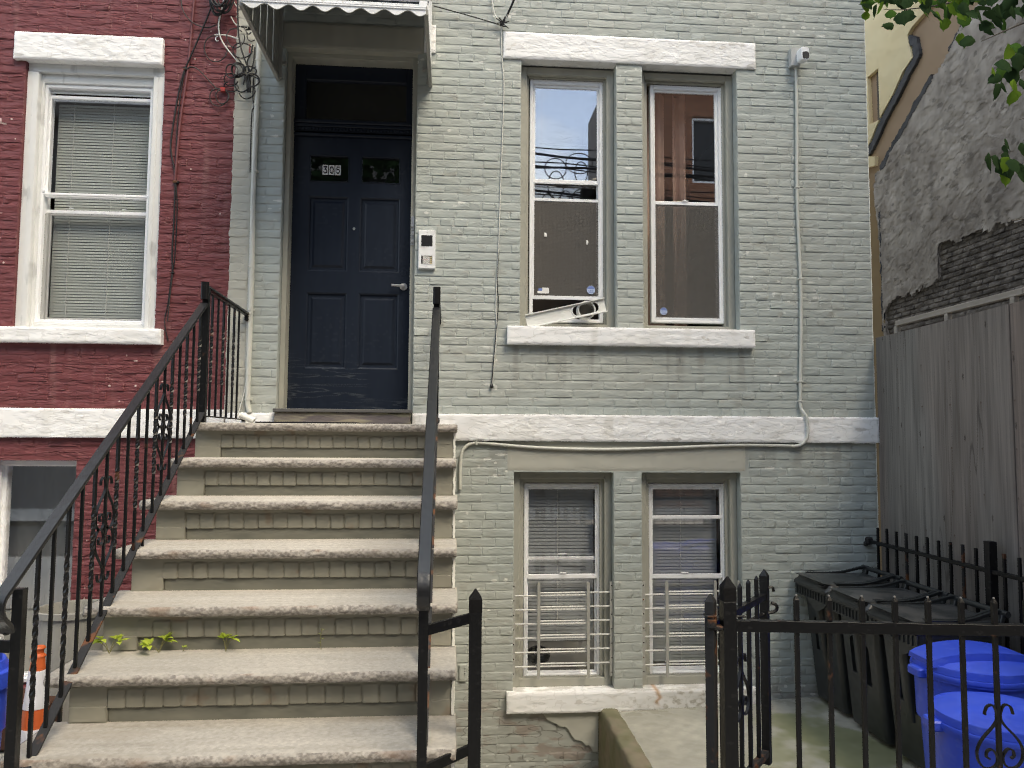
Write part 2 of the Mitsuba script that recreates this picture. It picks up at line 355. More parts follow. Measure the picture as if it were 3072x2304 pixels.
M_OPP = mat('orange_brick', proc(opp_color), 0.85, 0.2)
M_OPPGREY = mat('grey_brick_far', (0.16, 0.15, 0.14), 0.85, 0.2)
M_BARK = mat('bark', proc(lambda p, n, uv: mix((0.10, 0.085, 0.07), (0.19, 0.165, 0.14), fbm(p.x * 30, p.y * 30, p.z * 6, 3))), 0.9, 0.1)
for k, (col, tr) in {'leaf_dark': ((0.028, 0.052, 0.022), 0.35), 'leaf_mid': ((0.055, 0.115, 0.024), 0.7), 'leaf_bright': ((0.13, 0.22, 0.028), 1.1)}.items():
    scene[k] = {'type': 'principledthin', 'base_color': {'type': 'rgb', 'value': list(col)}, 'roughness': 0.42, 'diff_trans': tr, 'spec_trans': 0.0, 'eta': 1.45}
scene['weed_leaf'] = {'type': 'principledthin', 'base_color': {'type': 'rgb', 'value': [0.46, 0.56, 0.08]}, 'roughness': 0.5, 'diff_trans': 0.8, 'spec_trans': 0.0, 'eta': 1.4}
scene['coated_glass'] = {'type': 'thindielectric', 'int_ior': 2.15}
scene['tinted_glass'] = {'type': 'thindielectric', 'int_ior': 1.95}
scene['clear_glass'] = {'type': 'thindielectric', 'int_ior': 1.52}
M_GLASS, M_CLEAR = 'coated_glass', 'clear_glass'

# ------------------------------------------------------------------ scene helpers
_used = {}


def fresh(base, parent=None):
    key = f'{parent}__{base}' if parent else base
    n = _used.get(key, -1) + 1
    _used[key] = n
    return key if n == 0 else f'{key}_{n:03d}'


def tag(key, label=None, cat=None, group=None, kind=None):
    d = labels.setdefault(key, {})
    for k, v in (('label', label), ('category', cat), ('group', group), ('kind', kind)):
        if v:
            d[k] = v
    return key


def thing(base, label, cat, group=None):
    return tag(fresh(base), label, cat, group)


def holder(base, parent, label=None):
    k = fresh(base, parent)
    if label:
        tag(k, label)
    return k


def obj(base, mesh, m, parent=None, smooth=False, label=None, cat=None, group=None, kind=None):
    if isinstance(mesh, list):
        mesh = join(mesh)
    key = fresh(base, parent)
    scene[key] = mikit.ply(mesh, m, smooth=smooth)
    if label or cat or group or kind:
        tag(key, label, cat, group, kind)
    return key


# ------------------------------------------------------------------ mesh helpers
def tm(v, f):
    f = np.asarray(f)
    if f.ndim == 2 and f.shape[1] == 4:
        f = np.vstack([f[:, [0, 1, 2]], f[:, [0, 2, 3]]])
    return trimesh.Trimesh(np.asarray(v, float), f, process=False)


def join(ms):
    vs, fs, at = [], [], 0
    for m in ms:
        vs.append(np.asarray(m.vertices)); fs.append(np.asarray(m.faces) + at); at += len(m.vertices)
    return trimesh.Trimesh(np.vstack(vs), np.vstack(fs), process=False)


def _cbox():
    s = []
    for x in (-1, 1):
        for y in (-1, 1):
            for z in (-1, 1):
                s += [(x, y, z, 0), (x, y, z, 1), (x, y, z, 2)]
    s = np.array(s, float)
    p = s[:, :3].copy()
    for k in range(3):
        for a in range(3):
            if a != k:
                p[s[:, 3] == k, a] *= 0.8
    h = trimesh.convex.convex_hull(p)
    idx = [int(np.argmin(((p - v) ** 2).sum(1))) for v in h.vertices]
    return s, np.array(idx)[h.faces]


_CB = _cbox()


def box(x0, x1, y0, y1, z0, z1, b=0.0):
    if b <= 0:
        m = trimesh.creation.box((x1 - x0, y1 - y0, z1 - z0))
        m.apply_translation(((x0 + x1) / 2, (y0 + y1) / 2, (z0 + z1) / 2))
        return m
    s, f = _CB
    half = np.array([x1 - x0, y1 - y0, z1 - z0]) / 2
    b = min(b, 0.45 * half.min() * 2)
    p = s[:, :3] * half
    for k in range(3):
        for a in range(3):
            if a != k:
                q = s[:, 3] == k
                p[q, a] -= s[q, a] * b
    return tm(p + np.array([x0 + x1, y0 + y1, z0 + z1]) / 2, f)


def ring(x0, x1, z0, z1, wl, wr, wt, wb, y0, y1, b=0.002):
    return [box(x0, x0 + wl, y0, y1, z0, z1, b), box(x1 - wr, x1, y0, y1, z0, z1, b),
            box(x0 + wl, x1 - wr, y0, y1, z1 - wt, z1, b), box(x0 + wl, x1 - wr, y0, y1, z0, z0 + wb, b)]


def poly_prism(poly, d):
    gs = getattr(poly, 'geoms', [poly])
    return join([trimesh.creation.extrude_polygon(g, d, engine='earcut') for g in gs if g.area > 1e-7])


def prism_y(poly, y0, y1):          # polygon in (x, z), from y0 to y1
    m = poly_prism(poly, y1 - y0)
    v = np.asarray(m.vertices)
    return tm(np.c_[v[:, 0], y0 + v[:, 2], v[:, 1]], np.asarray(m.faces)[:, ::-1])


def prism_x(poly, x0, x1):          # polygon in (y, z)
    m = poly_prism(poly, x1 - x0)
    v = np.asarray(m.vertices)
    return tm(np.c_[x0 + v[:, 2], v[:, 0], v[:, 1]], m.faces)


def sweep(profile, path, side=None, closed=False):
    """A closed profile (n, 2: along side, along up) swept along the path."""
    p = np.asarray(path, float)
    t = np.gradient(p, axis=0)
    if closed:
        t = np.roll(p, -1, 0) - np.roll(p, 1, 0)
    t /= np.linalg.norm(t, axis=1, keepdims=True) + 1e-12
    if side is None:
        ref = np.array([0, 0, 1.0]) if abs(t[0][2]) < 0.9 else np.array([1.0, 0, 0])
        s = np.cross(t[0], ref); s /= np.linalg.norm(s)
        ss = []
        for k in range(len(p)):
            s = s - t[k] * (s @ t[k]); s /= np.linalg.norm(s); ss.append(s)
        ss = np.array(ss)
    else:
        ss = np.tile(np.asarray(side, float), (len(p), 1))
        ss -= t * (ss * t).sum(1, keepdims=True)
        ss /= np.linalg.norm(ss, axis=1, keepdims=True)
    uu = np.cross(ss, t)
    pr = np.asarray(profile, float)
    n = len(pr)
    v = p[:, None] + pr[None, :, :1] * ss[:, None] + pr[None, :, 1:] * uu[:, None]
    m = len(p)
    i, j = np.meshgrid(np.arange(m if closed else m - 1), np.arange(n), indexing='ij')
    q = np.stack([i * n + j, i * n + (j + 1) % n, ((i + 1) % m) * n + (j + 1) % n, ((i + 1) % m) * n + j], -1).reshape(-1, 4)
    f = np.vstack([q[:, [0, 1, 2]], q[:, [0, 2, 3]]])
    v = v.reshape(-1, 3)
    if not closed:
        c0, c1 = len(v), len(v) + 1
        v = np.vstack([v, p[:1], p[-1:]])
        k = np.arange(n)
        f = np.vstack([f, np.stack([np.full(n, c0), (k + 1) % n, k], 1), np.stack([np.full(n, c1), (m - 1) * n + k, (m - 1) * n + (k + 1) % n], 1)])
    return tm(v, f)


def circle(r, n=10):
    a = np.arange(n) * 2 * np.pi / n
    return np.c_[r * np.cos(a), r * np.sin(a)]


def rrect(w, h, r, n=3):
    out = []
    for cx, cy, a0 in ((w / 2 - r, h / 2 - r, 0), (-w / 2 + r, h / 2 - r, 90), (-w / 2 + r, -h / 2 + r, 180), (w / 2 - r, -h / 2 + r, 270)):
        for k in range(n + 1):
            a = math.radians(a0 + 90 * k / n)
            out.append((cx + r * math.cos(a), cy + r * math.sin(a)))
    return np.array(out)


def spline(pts, n=8, closed=False):
    p = np.asarray(pts, float)
    q = np.vstack([p[-1], p, p[0], p[1]]) if closed else np.vstack([2 * p[0] - p[1], p, 2 * p[-1] - p[-2]])
    out = []
    for k in range(1, len(q) - 2):
        a, b, c, d = q[k - 1], q[k], q[k + 1], q[k + 2]
        for s in np.arange(n) / n:
            out.append(0.5 * (2 * b + (c - a) * s + (2 * a - 5 * b + 4 * c - d) * s * s + (3 * b - a - 3 * c + d) * s ** 3))
    if not closed:
        out.append(p[-1])
    return np.array(out)


def tube(pts, r, sides=8, n=0, closed=False):
    p = spline(pts, n, closed) if n else np.asarray(pts, float)
    return sweep(circle(r, sides), p, closed=closed)


def lathe(profile, sides=40, center=(0, 0, 0)):
    pr = np.asarray(profile, float)
    a = np.arange(sides) * 2 * np.pi / sides
    v = np.stack([pr[:, None, 0] * np.cos(a), pr[:, None, 0] * np.sin(a), np.repeat(pr[:, None, 1], sides, 1)], -1).reshape(-1, 3)
    i, j = np.meshgrid(np.arange(len(pr) - 1), np.arange(sides), indexing='ij')
    q = np.stack([i * sides + j, i * sides + (j + 1) % sides, (i + 1) * sides + (j + 1) % sides, (i + 1) * sides + j], -1).reshape(-1, 4)
    return tm(v + np.asarray(center), q)


def loft(rings):
    r = np.asarray(rings, float)
    m, n = r.shape[:2]
    i, j = np.meshgrid(np.arange(m - 1), np.arange(n), indexing='ij')
    q = np.stack([i * n + j, i * n + (j + 1) % n, (i + 1) * n + (j + 1) % n, (i + 1) * n + j], -1).reshape(-1, 4)
    f = np.vstack([q[:, [0, 1, 2]], q[:, [0, 2, 3]]])
    v = r.reshape(-1, 3)
    c0, c1 = len(v), len(v) + 1
    v = np.vstack([v, r[0].mean(0, keepdims=True), r[-1].mean(0, keepdims=True)])
    k = np.arange(n)
    f = np.vstack([f, np.stack([np.full(n, c0), (k + 1) % n, k], 1), np.stack([np.full(n, c1), (m - 1) * n + k, (m - 1) * n + (k + 1) % n], 1)])
    return tm(v, f)


def rough_block(x0, x1, y0, y1, z0, z1, cell=0.012, amp=0.004, freq=14.0, seed=1, edge=0.006, dz=0.0):
    """A stone with a hewn front (-y) face and uneven arrises; the front bends back at its borders."""
    nx, nz = max(3, int((x1 - x0) / cell)), max(3, int((z1 - z0) / cell))
    us = np.r_[0, np.linspace(0.0, 1, nx + 1), 1]
    vs = np.r_[0, np.linspace(0.0, 1, nz + 1), 1]
    U, V = np.meshgrid(us, vs, indexing='ij')
    X, Z = x0 + U * (x1 - x0), z0 + V * (z1 - z0)
    Y = np.full_like(X, y0)
    back = np.zeros_like(X, bool)
    back[[0, -1], :] = True; back[:, [0, -1]] = True
    P = np.stack([X, Y, Z], -1)
    n = meshkit.fbm(P * np.array([freq, 1, freq * 1.3]), 4, seed) - 0.5
    P[..., 1] += np.where(back, y1 - y0, n * 2 * amp)
    bx = np.minimum(U, 1 - U) * (x1 - x0)
    bz = np.minimum(V, 1 - V) * (z1 - z0)
    d = np.minimum(bx, bz)
    P[..., 1] += np.where(back, 0, edge * np.clip(1 - d / edge / 1.5, 0, 1) ** 2)
    w = (meshkit.fbm(P[..., [0, 2, 0]] * 22, 3, seed + 5) - 0.5) * amp * 2.2
    P[..., 2] += np.where((V <= 0) | (V >= 1), w, 0) * (1 - dz)
    P[..., 0] += np.where((U <= 0) | (U >= 1), w, 0)
    a, b = P.shape[:2]
    i, j = np.meshgrid(np.arange(a - 1), np.arange(b - 1), indexing='ij')
    q = np.stack([i * b + j, (i + 1) * b + j, (i + 1) * b + j + 1, i * b + j + 1], -1).reshape(-1, 4)
    return tm(P.reshape(-1, 3), q)


_GU = np.array([0, 0.0, 0.30, 0.70, 1.0, 1])
_NB = None


def brick(x0, x1, z0, z1, yf=0.0, depth=0.0066, r=0.006, jit=0.0028, bulge=0.005, rt=0.014):
    """One painted brick: a pillow with a buried skirt, an uneven outline, a lumpy front and a worn upper arris."""
    w, h = x1 - x0, z1 - z0
    r = min(r, 0.28 * h, 0.28 * w); rt = min(rt, 0.32 * h)
    us = np.array([0, r * 0.4, r, w * 0.34, w * 0.66, w - r, w - r * 0.4, w])
    vs = np.array([0, r * 0.3, r * 0.75, h - rt, h - rt * 0.4, h])
    U, V = np.meshgrid(us, vs, indexing='ij')
    X, Z = x0 + U, z0 + V
    a = np.minimum(np.minimum(U, w - U) / r, np.minimum(V / (r * 0.75), (h - V) / rt))
    t = np.clip(a, 0, 1)
    Y = yf + depth * (1 - t) ** 1.6
    off = rng.normal(0, 0.0012)
    tilt = rng.normal(0, 0.002, 2)
    Y = Y + (off + tilt[0] * (U / w - 0.5) + tilt[1] * (V / h - 0.5)) * t + rng.uniform(-1, 1, X.shape) * bulge * 0.32 * t
    jx, jz = rng.uniform(-jit, jit, X.shape), rng.uniform(-jit, jit, X.shape)
    X = X + jx * (1 - t * 0.7); Z = Z + jz * (1 - t * 0.7)
    cu, cv = (np.arange(8) < 2) | (np.arange(8) > 5), (np.arange(6) < 2) | (np.arange(6) > 3)
    corner = cu[:, None] & cv[None, :]
    X = np.where(corner, X + np.sign(x0 + w / 2 - X) * r * 0.28, X)
    Z = np.where(corner, Z + np.sign(z0 + h / 2 - Z) * r * 0.28, Z)
    i, j = np.meshgrid(np.arange(7), np.arange(5), indexing='ij')
    q = np.stack([i * 6 + j, (i + 1) * 6 + j, (i + 1) * 6 + j + 1, i * 6 + j + 1], -1).reshape(-1, 4)
    return tm(np.stack([X, Y, Z], -1).reshape(-1, 3), q)


def free_spans(xa, xb, z0, z1, holes, tol=0.3):
    spans = [(xa, xb)]
    for hx0, hx1, hz0, hz1 in holes:
        if min(z1, hz1) - max(z0, hz0) > tol * (z1 - z0):
            out = []
            for a, b in spans:
                if hx1 <= a or hx0 >= b:
                    out.append((a, b)); continue
                if hx0 - a > 0.03: out.append((a, hx0))
                if b - hx1 > 0.03: out.append((hx1, b))
            spans = out
    return spans


def lay_bricks(xa, xb, za, zb, holes, course=0.0677, length=0.212, joint=0.002, headers=(), yf=0.0, **kw):
    out = []
    n = int(round((zb - za) / course))
    for c in range(n):
        z0 = za + c * course
        L = length / 2 if c in headers else length
        start = (c % 2) * 0.5 * L + rng.uniform(-0.02, 0.02)
        for a, b in free_spans(xa, xb, z0, z0 + course, holes):
            cuts = [a]
            k = math.floor((a - xa - start) / L) + 1
            while True:
                x = xa + start + k * L + rng.uniform(-0.012, 0.012)
                k += 1
                if x >= b - 0.045: break
                if x > cuts[-1] + 0.045:
                    if L > 0.15 and x - cuts[-1] > 0.16 and rng.random() < 0.10:
                        cuts.append((x + cuts[-1]) / 2)
                    cuts.append(x)
            cuts.append(b)
            for p, q in zip(cuts[:-1], cuts[1:]):
                dz = rng.uniform(-0.0015, 0.0015)
                out.append((brick(p + joint / 2, q - joint / 2, z0 + joint / 2 + dz, z0 + course - joint / 2 + dz, yf, **kw), (p + q) / 2, z0 + course / 2, (q - p) * course))
    return out


def place_bricks(bricks, m, parent_wall, house, visible, limit=300, base='brick', field='brick_field'):
    """The bricks that show largest are parts one by one, the rest one mesh."""
    score = []
    for mesh, x, z, area in bricks:
        d2 = x * x + 36 + (z - 1.55) ** 2
        score.append(area / d2 * (1.0 if visible(x, z) else 1e-3))
    order = np.argsort(score)[::-1]
    for i in order[:limit]:
        obj(base, bricks[i][0], m, parent_wall, smooth=50)
    rest = [bricks[i][0] for i in order[limit:]]
    if rest:
        obj(field, rest, m, house, smooth=50, kind='stuff')

# ------------------------------------------------------------------ the ground
def ground_z(x, y):
    return -0.535 + 0.035 * (x - 1.2) - 0.008 * y


def sheet(x0, x1, y0, y1, zf, nx=2, ny=2):
    X, Y = np.meshgrid(np.linspace(x0, x1, nx), np.linspace(y0, y1, ny), indexing='ij')
    P = np.stack([X, Y, zf(X, Y) + 0 * X], -1).reshape(-1, 3)
    i, j = np.meshgrid(np.arange(nx - 1), np.arange(ny - 1), indexing='ij')
    return tm(P, np.stack([i * ny + j, (i + 1) * ny + j, (i + 1) * ny + j + 1, i * ny + j + 1], -1).reshape(-1, 4))


def mk_floor():
    m = sheet(1.27, 3.47, -3.35, 0.05, ground_z, 60, 90)
    v = np.array(m.vertices)
    v[:, 2] += (meshkit.fbm(v * 2.5, 3, 4) - 0.5) * 0.012
    return tm(v, m.faces)


obj('courtyard_floor', mk_floor(), M_CONC, smooth=True, kind='structure', label='stained mossy concrete yard floor behind the iron fence')
obj('sunken_yard_floor', join([sheet(-7.4, -1.59, -3.35, 0.05, lambda x, y: -0.52 + 0 * x), sheet(-1.62, 1.16, -3.35, 0.05, lambda x, y: -1.12 + 0 * x)]), M_CONC, kind='structure',
    label='lower concrete floor in front of the basements')
obj('pavement', sheet(-30, 30, -7.4, -3.35, lambda x, y: -0.50 + 0 * x), M_PAVE, kind='structure', label='concrete pavement along the street')
obj('street', sheet(-60, 60, -13.0, -7.4, lambda x, y: -0.62 + 0 * x), M_ASPHALT, kind='structure', label='asphalt street')
obj('ground', sheet(-150, 150, -150, 150, lambda x, y: -1.3 + 0 * x), M_PAVE, kind='structure', label='ground under the houses and street')
obj('far_pavement', sheet(-30, 30, -16.2, -13.0, lambda x, y: -0.50 + 0 * x), M_PAVE, kind='structure', label='far pavement across the street')


def mk_curb():
    n = 120
    y = np.linspace(0.02, -3.35, n)
    rings = []
    for k in range(n):
        w = (meshkit.fbm(np.array([[y[k] * 9, 0, 0], [y[k] * 9, 5, 0]]), 3, 3) - 0.5) * 0.03
        zt = -0.515 + 0.006
        pts = [(1.16, -1.15), (1.158 + w[0] * .5, zt - 0.06), (1.166 + w[0], zt - 0.018), (1.185 + w[0] * .5, zt), (1.24, zt + 0.003), (1.292 + w[1] * .4, zt - 0.006), (1.30, zt - 0.05), (1.30, -1.15)]
        rings.append([(x, y[k], z) for x, z in pts])
    return loft(rings)


obj('curb', mk_curb(), M_CURB, smooth=40, kind='structure', label='worn concrete curb dividing yard from sunken area')

# ------------------------------------------------------------------ the grey house
H = thing('grey_house', 'pale grey painted brick row house with navy door and white stone bands', 'house')
OPEN = {'door': (-1.340, -0.302, 1.735, 4.625), 'upl': (0.533, 1.313, 2.425, 4.606), 'upr': (1.53, 2.325, 2.425, 4.603),
        'lol': (0.494, 1.282, -0.385, 1.284), 'lor': (1.507, 2.311, -0.385, 1.284)}
wall_poly = sbox(-1.722, -1.35, 3.442, 9.0)
for k, o in OPEN.items():
    wall_poly = wall_poly.difference(sbox(o[0], o[2], o[1], o[3] + (0.02 if k[0] == 'u' else 0)))
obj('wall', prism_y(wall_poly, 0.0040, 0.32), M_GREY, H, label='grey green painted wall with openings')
WALL = H + '__wall'
obj('side_wall', [box(3.18, 3.4415, 0.321, 9.5, -1.35, 9.0), box(-1.72, 3.18, 9.2, 9.5, -1.35, 9.0), box(-1.5, 3.18, 0.321, 9.2, 8.8, 8.99)], M_GREY, H)

# bricks; bands and stones keep them away
holes = list(OPEN.values()) + [(0.386, 2.487, 4.612, 4.838), (0.431, 2.433, 2.284, 2.428), (-1.60, -0.158, 4.620, 4.862), (-1.40, -0.25, 1.2, 1.735)]
B = lay_bricks(-1.568, 3.446, 1.733, 1.733 + 56 * 0.0677, holes, headers=(0, 7, 14, 21, 28, 35, 42, 49))
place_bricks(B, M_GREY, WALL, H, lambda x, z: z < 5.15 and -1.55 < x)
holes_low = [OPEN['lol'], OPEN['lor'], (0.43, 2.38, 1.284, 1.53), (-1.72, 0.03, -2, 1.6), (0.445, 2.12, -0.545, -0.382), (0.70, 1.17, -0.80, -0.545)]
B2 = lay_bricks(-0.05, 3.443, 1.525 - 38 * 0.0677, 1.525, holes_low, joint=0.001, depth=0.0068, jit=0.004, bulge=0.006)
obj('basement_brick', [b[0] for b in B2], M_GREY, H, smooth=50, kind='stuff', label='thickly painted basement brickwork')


def render_band(poly, y0, seed, amp=0.003):
    m = prism_y(poly, y0, 0.01)
    return m


# thickly coated strip along the party line and the rendered head over the basement windows
BS = []
for c in range(54):
    z = 1.735 + c * 0.0677
    xl = -1.7225 - 0.004 + rng.uniform(-0.006, 0.004)
    BS.append(brick(xl, -1.572 + rng.uniform(-0.03, 0.004), z - 0.001, z + 0.0687, -0.002, 0.0045, 0.010, 0.006, 0.010, 0.014))
obj('render_strip', BS, M_RENDER, H, smooth=50, kind='stuff', label='thickly coated brick strip at the party line')
obj('strip_bed', prism_y(sbox(-1.722, 1.735, -1.57, 5.4), 0.0005, 0.008), M_RENDER, H)
obj('render_head', rough_block(0.435, 2.36, 0.0, 0.012, 1.287, 1.523, 0.02, 0.002, 6, 3), M_RENDER, H, smooth=40, label='smooth rendered band over the basement windows')
patch = Polygon([(0.72, -0.545), (1.155, -0.545), (1.15, -0.845), (1.115, -0.845), (1.08, -0.79), (1.06, -0.80), (1.03, -0.765), (0.97, -0.75), (0.945, -0.715), (0.925, -0.68), (0.905, -0.655), (0.855, -0.65), (0.83, -0.63), (0.76, -0.60)])
obj('render_patch', prism_y(patch, -0.014, 0.008), M_RENDER, H, label='broken render patch below the basement sill')
obj('bare_brick', brick(0.835, 0.955, -0.715, -0.655, 0.004, jit=0.006), M_TERRA, H, smooth=50, label='bare red brick where the render fell off')

# white stones
obj('lintel', rough_block(0.386, 2.486, -0.018, 0.10, 4.617, 4.838, 0.011, 0.0028, 13, 11), M_WHITE, H, smooth=50, label='long white stone lintel over both upper windows')
obj('sill', rough_block(0.431, 2.428, -0.058, 0.20, 2.284, 2.428, 0.011, 0.0022, 9, 12), M_WHITE, H, smooth=50, label='white stone sill under both upper windows')
obj('lintel', rough_block(-1.545, -0.255, -0.016, 0.21, 4.622, 4.838, 0.015, 0.0015, 8, 13), M_TRIM, H, smooth=50, label='grey painted lintel over the front door')
obj('lintel_end', rough_block(-0.253, -0.160, -0.018, 0.05, 4.634, 4.860, 0.012, 0.002, 8, 14), M_WHITE, H, smooth=50, label='white end of the door lintel')
obj('belt_course', rough_block(-0.300, 3.456, -0.040, 0.05, 1.526, 1.734, 0.011, 0.0045, 10, 15), M_WHITE, H, smooth=50, label='rough white stone band above the basement')
obj('belt_course', rough_block(-1.705, -1.345, -0.034, 0.05, 1.526, 1.728, 0.011, 0.006, 10, 16), M_WHITE, H, smooth=50, label='white stone band left of the doorstep')
obj('sill', rough_block(0.444, 2.40, -0.062, 0.16, -0.535, -0.383, 0.011, 0.004, 9, 17), M_SILL_LOW, H, smooth=50, label='stained white sill under both basement windows')
sl = np.array([(0.45, -0.05), (2.395, -0.05)])
obj('threshold_stone', rough_block(-1.335, -0.312, -0.085, 0.19, 1.640, 1.733, 0.012, 0.006, 9, 18), M_THRESH, H, smooth=50, label='worn brown stone doorstep')

# --- front door
fr = [box(-1.338, -1.300, 0.065, 0.20, 1.762, 4.622, .003), box(-0.342, -0.304, 0.065, 0.20, 1.762, 4.622, .003), box(-1.300, -0.342, 0.065, 0.20, 4.585, 4.622, .003)]
obj('door_frame', fr, M_TRIM, H)
obj('door_sill', box(-1.342, -0.300, -0.105, 0.24, 1.7345, 1.761, .004), mat('grey_wood_sill', (0.10, 0.10, 0.10), 0.6, 0.3), H, label='grey wooden door sill')
D = holder('door', H, 'navy blue six panel door with two small panes')
dx0, dx1, dz0, dz1 = -1.298, -0.344, 1.763, 3.985
wins = [(-1.170, -0.852, 3.612, 3.837), (-0.758, -0.440, 3.612, 3.837)]
pans = [(-1.170, -0.852, 2.880, 3.492), (-0.760, -0.437, 2.880, 3.492), (-1.170, -0.850, 2.093, 2.705), (-0.757, -0.435, 2.093, 2.705)]
leaf = sbox(dx0, dz0, dx1, dz1)
for a in wins + pans:
    leaf = leaf.difference(sbox(a[0], a[2], a[1], a[3]))
obj('leaf', prism_y(leaf, 0.195, 0.235), M_NAVY, D)
for a in pans:
    x0, x1, z0, z1 = a
    def rg(i, y): return [(x0 + i, y, z0 + i), (x1 - i, y, z0 + i), (x1 - i, y, z1 - i), (x0 + i, y, z1 - i)]
    obj('panel', loft([rg(0.0, 0.236), rg(0.0, 0.1965), rg(0.010, 0.202), rg(0.016, 0.214), rg(0.034, 0.214), rg(0.052, 0.203), rg(0.056, 0.203)]), M_NAVY, D)
for a in wins:
    obj('pane', box(a[0], a[1], 0.212, 0.216, a[2], a[3]), M_CLEAR, D)
    obj('glazing_bead', ring(a[0] - 0.001, a[1] + 0.001, a[2] - 0.001, a[3] + 0.001, .010, .010, .010, .010, 0.190, 0.211, .003), M_NAVY, D)
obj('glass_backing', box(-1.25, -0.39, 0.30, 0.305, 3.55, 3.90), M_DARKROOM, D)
lv = [tube([(-0.398, 0.196, 2.765), (-0.398, 0.182, 2.765)], 0.030, 20), tube([(-0.398, 0.19, 2.765), (-0.398, 0.145, 2.765)], 0.011, 12),
      sweep(rrect(0.020, 0.012, 0.005), spline([(-0.392, 0.147, 2.765), (-0.42, 0.146, 2.766), (-0.455, 0.148, 2.768), (-0.492, 0.153, 2.770)], 5), side=(0, 0, 1))]
obj('lever_handle', lv, M_STEEL, D, smooth=40, label='steel lever handle')
obj('peephole', tube([(-0.803, 0.197, 3.231), (-0.803, 0.188, 3.231)], 0.011, 16), M_STEEL, D)
obj('lock_cover', tube([(-0.400, 0.1975, 2.878), (-0.400, 0.1925, 2.878)], 0.024, 20), M_NAVY, D)
for i, ch in enumerate('305'):
    x0 = -1.0690 + i * 0.0512
    obj('number_plate', box(x0, x0 + 0.0450, 0.2085, 0.2115, 3.677, 3.760, .002), M_PAPER, D)
    t = meshkit.text_mesh(ch, 0.058, 0.0015, bold=True)
    v = np.array(t.vertices)
    v[:, 0] = (v[:, 0] - (v[:, 0].min() + v[:, 0].max()) / 2) * 0.74 + x0 + 0.0225
    v[:, 1] = v[:, 1] - (v[:, 1].min() + v[:, 1].max()) / 2 + 3.7185
    obj('digit', tm(np.c_[v[:, 0], 0.2083 - v[:, 2], v[:, 1]], t.faces), M_INK, D, label=f'black digit {ch}')
Tn = holder('transom', H, 'dark transom window with dentil bar over the door')
obj('sash', ring(-1.299, -0.343, 4.118, 4.586, .085, .056, .125, .016, 0.185, 0.235, .004), M_NAVY, Tn)
obj('pane', box(-1.214, -0.399, 0.214, 0.218, 4.134, 4.461), M_CLEAR, Tn)
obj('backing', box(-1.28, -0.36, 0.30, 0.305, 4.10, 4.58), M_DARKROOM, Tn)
obj('bar', [box(-1.299, -0.343, 0.150, 0.235, 4.088, 4.117, .006), box(-1.299, -0.343, 0.165, 0.235, 4.062, 4.087, .004), box(-1.299, -0.343, 0.180, 0.235, 4.028, 4.061, .003), box(-1.299, -0.343, 0.168, 0.235, 3.987, 4.012, .006)], M_NAVY, Tn)
obj('dentil', [box(-1.285 + k * 0.0272, -1.285 + k * 0.0272 + 0.0145, 0.166, 0.181, 4.034, 4.058, .002) for k in range(35)], M_NAVY, Tn, kind='stuff')
Lk = holder('lock_strip', H, 'metal lock plates on the door frame')
obj('plate', [box(-0.338, -0.312, 0.058, 0.064, z, z + 0.058, .002) for z in (3.075, 3.137, 3.199, 3.255)], M_STEEL, Lk)
obj('knob', [tube([(-0.325, 0.06, z), (-0.325, 0.046, z)], 0.011, 14) for z in (3.105, 3.165, 3.23)], M_STEEL, Lk, smooth=40)

# interior
obj('room', [box(-1.5, 3.18, 4.0, 4.05, 1.40, 5.2), box(-1.55, -1.5, 0.33, 4.05, 1.4, 5.2), box(-1.5, 3.18, 0.33, 4.0, 1.35, 1.40), box(-1.5, 3.18, 0.33, 4.0, 5.2, 5.25), box(-0.22, -0.18, 0.33, 4.0, 1.40, 5.2)], M_ROOM, H)
obj('basement_room', [box(-1.5, 3.18, 3.0, 3.05, -1.3, 1.35), box(-0.05, 0.0, 0.33, 3.0, -1.3, 1.35)], M_ROOM, H)


# --- sash windows
def casing(parent, o, y0, y1, wl, wr, wt, wb, m=None):
    obj('casing', ring(o[0] + 0.002, o[1] - 0.002, o[2] + 0.002, o[3] - 0.002, wl, wr, wt, wb, y0, y1, .004), m or M_TRIM, parent)


def screen(parent, x0, x1, z0, z1, y, m=None):
    pitch, r = 0.0048, 0.00095
    ms = []
    for x in np.arange(x0 + pitch / 2, x1, pitch):
        ms.append(box(x - r, x + r, y - 0.0004, y + 0.0004, z0, z1))
    for z in np.arange(z0 + pitch / 2, z1, pitch):
        ms.append(box(x0, x1, y + 0.0005, y + 0.0013, z - r, z + r))
    obj('screen_mesh', ms, m or M_SCREEN, parent, kind='stuff')


def slats(parent, x0, x1, z0, z1, y, pitch, tilt, m, width=None, cords=(0.2, 0.62)):
    w = width or pitch * 1.16
    ms = []
    ca, sa = math.cos(tilt), math.sin(tilt)
    for z in np.arange(z0 + pitch / 2, z1, pitch):
        j = rng.uniform(-0.0012, 0.0012)
        pr = []
        for s in (-0.5, -0.17, 0.17, 0.5):
            b = 0.0022 * (1 - 4 * s * s)
            pr.append((y + s * w * ca - b * sa, z + j + s * w * sa + b * ca))
        v = [(x0, a, c) for a, c in pr] + [(x1, a, c) for a, c in pr]
        ms.append(tm(v, [[k, k + 1, k + 5, k + 4] for k in range(3)]))
    obj('blind_slat', ms, m, parent, smooth=60, kind='stuff')
    obj('blind_cord', [box(x0 + (x1 - x0) * c - 0.001, x0 + (x1 - x0) * c + 0.001, y - w * 0.6, y - w * 0.6 + 0.001, z0, z1) for c in cords], M_CABLE_WHITE, parent)


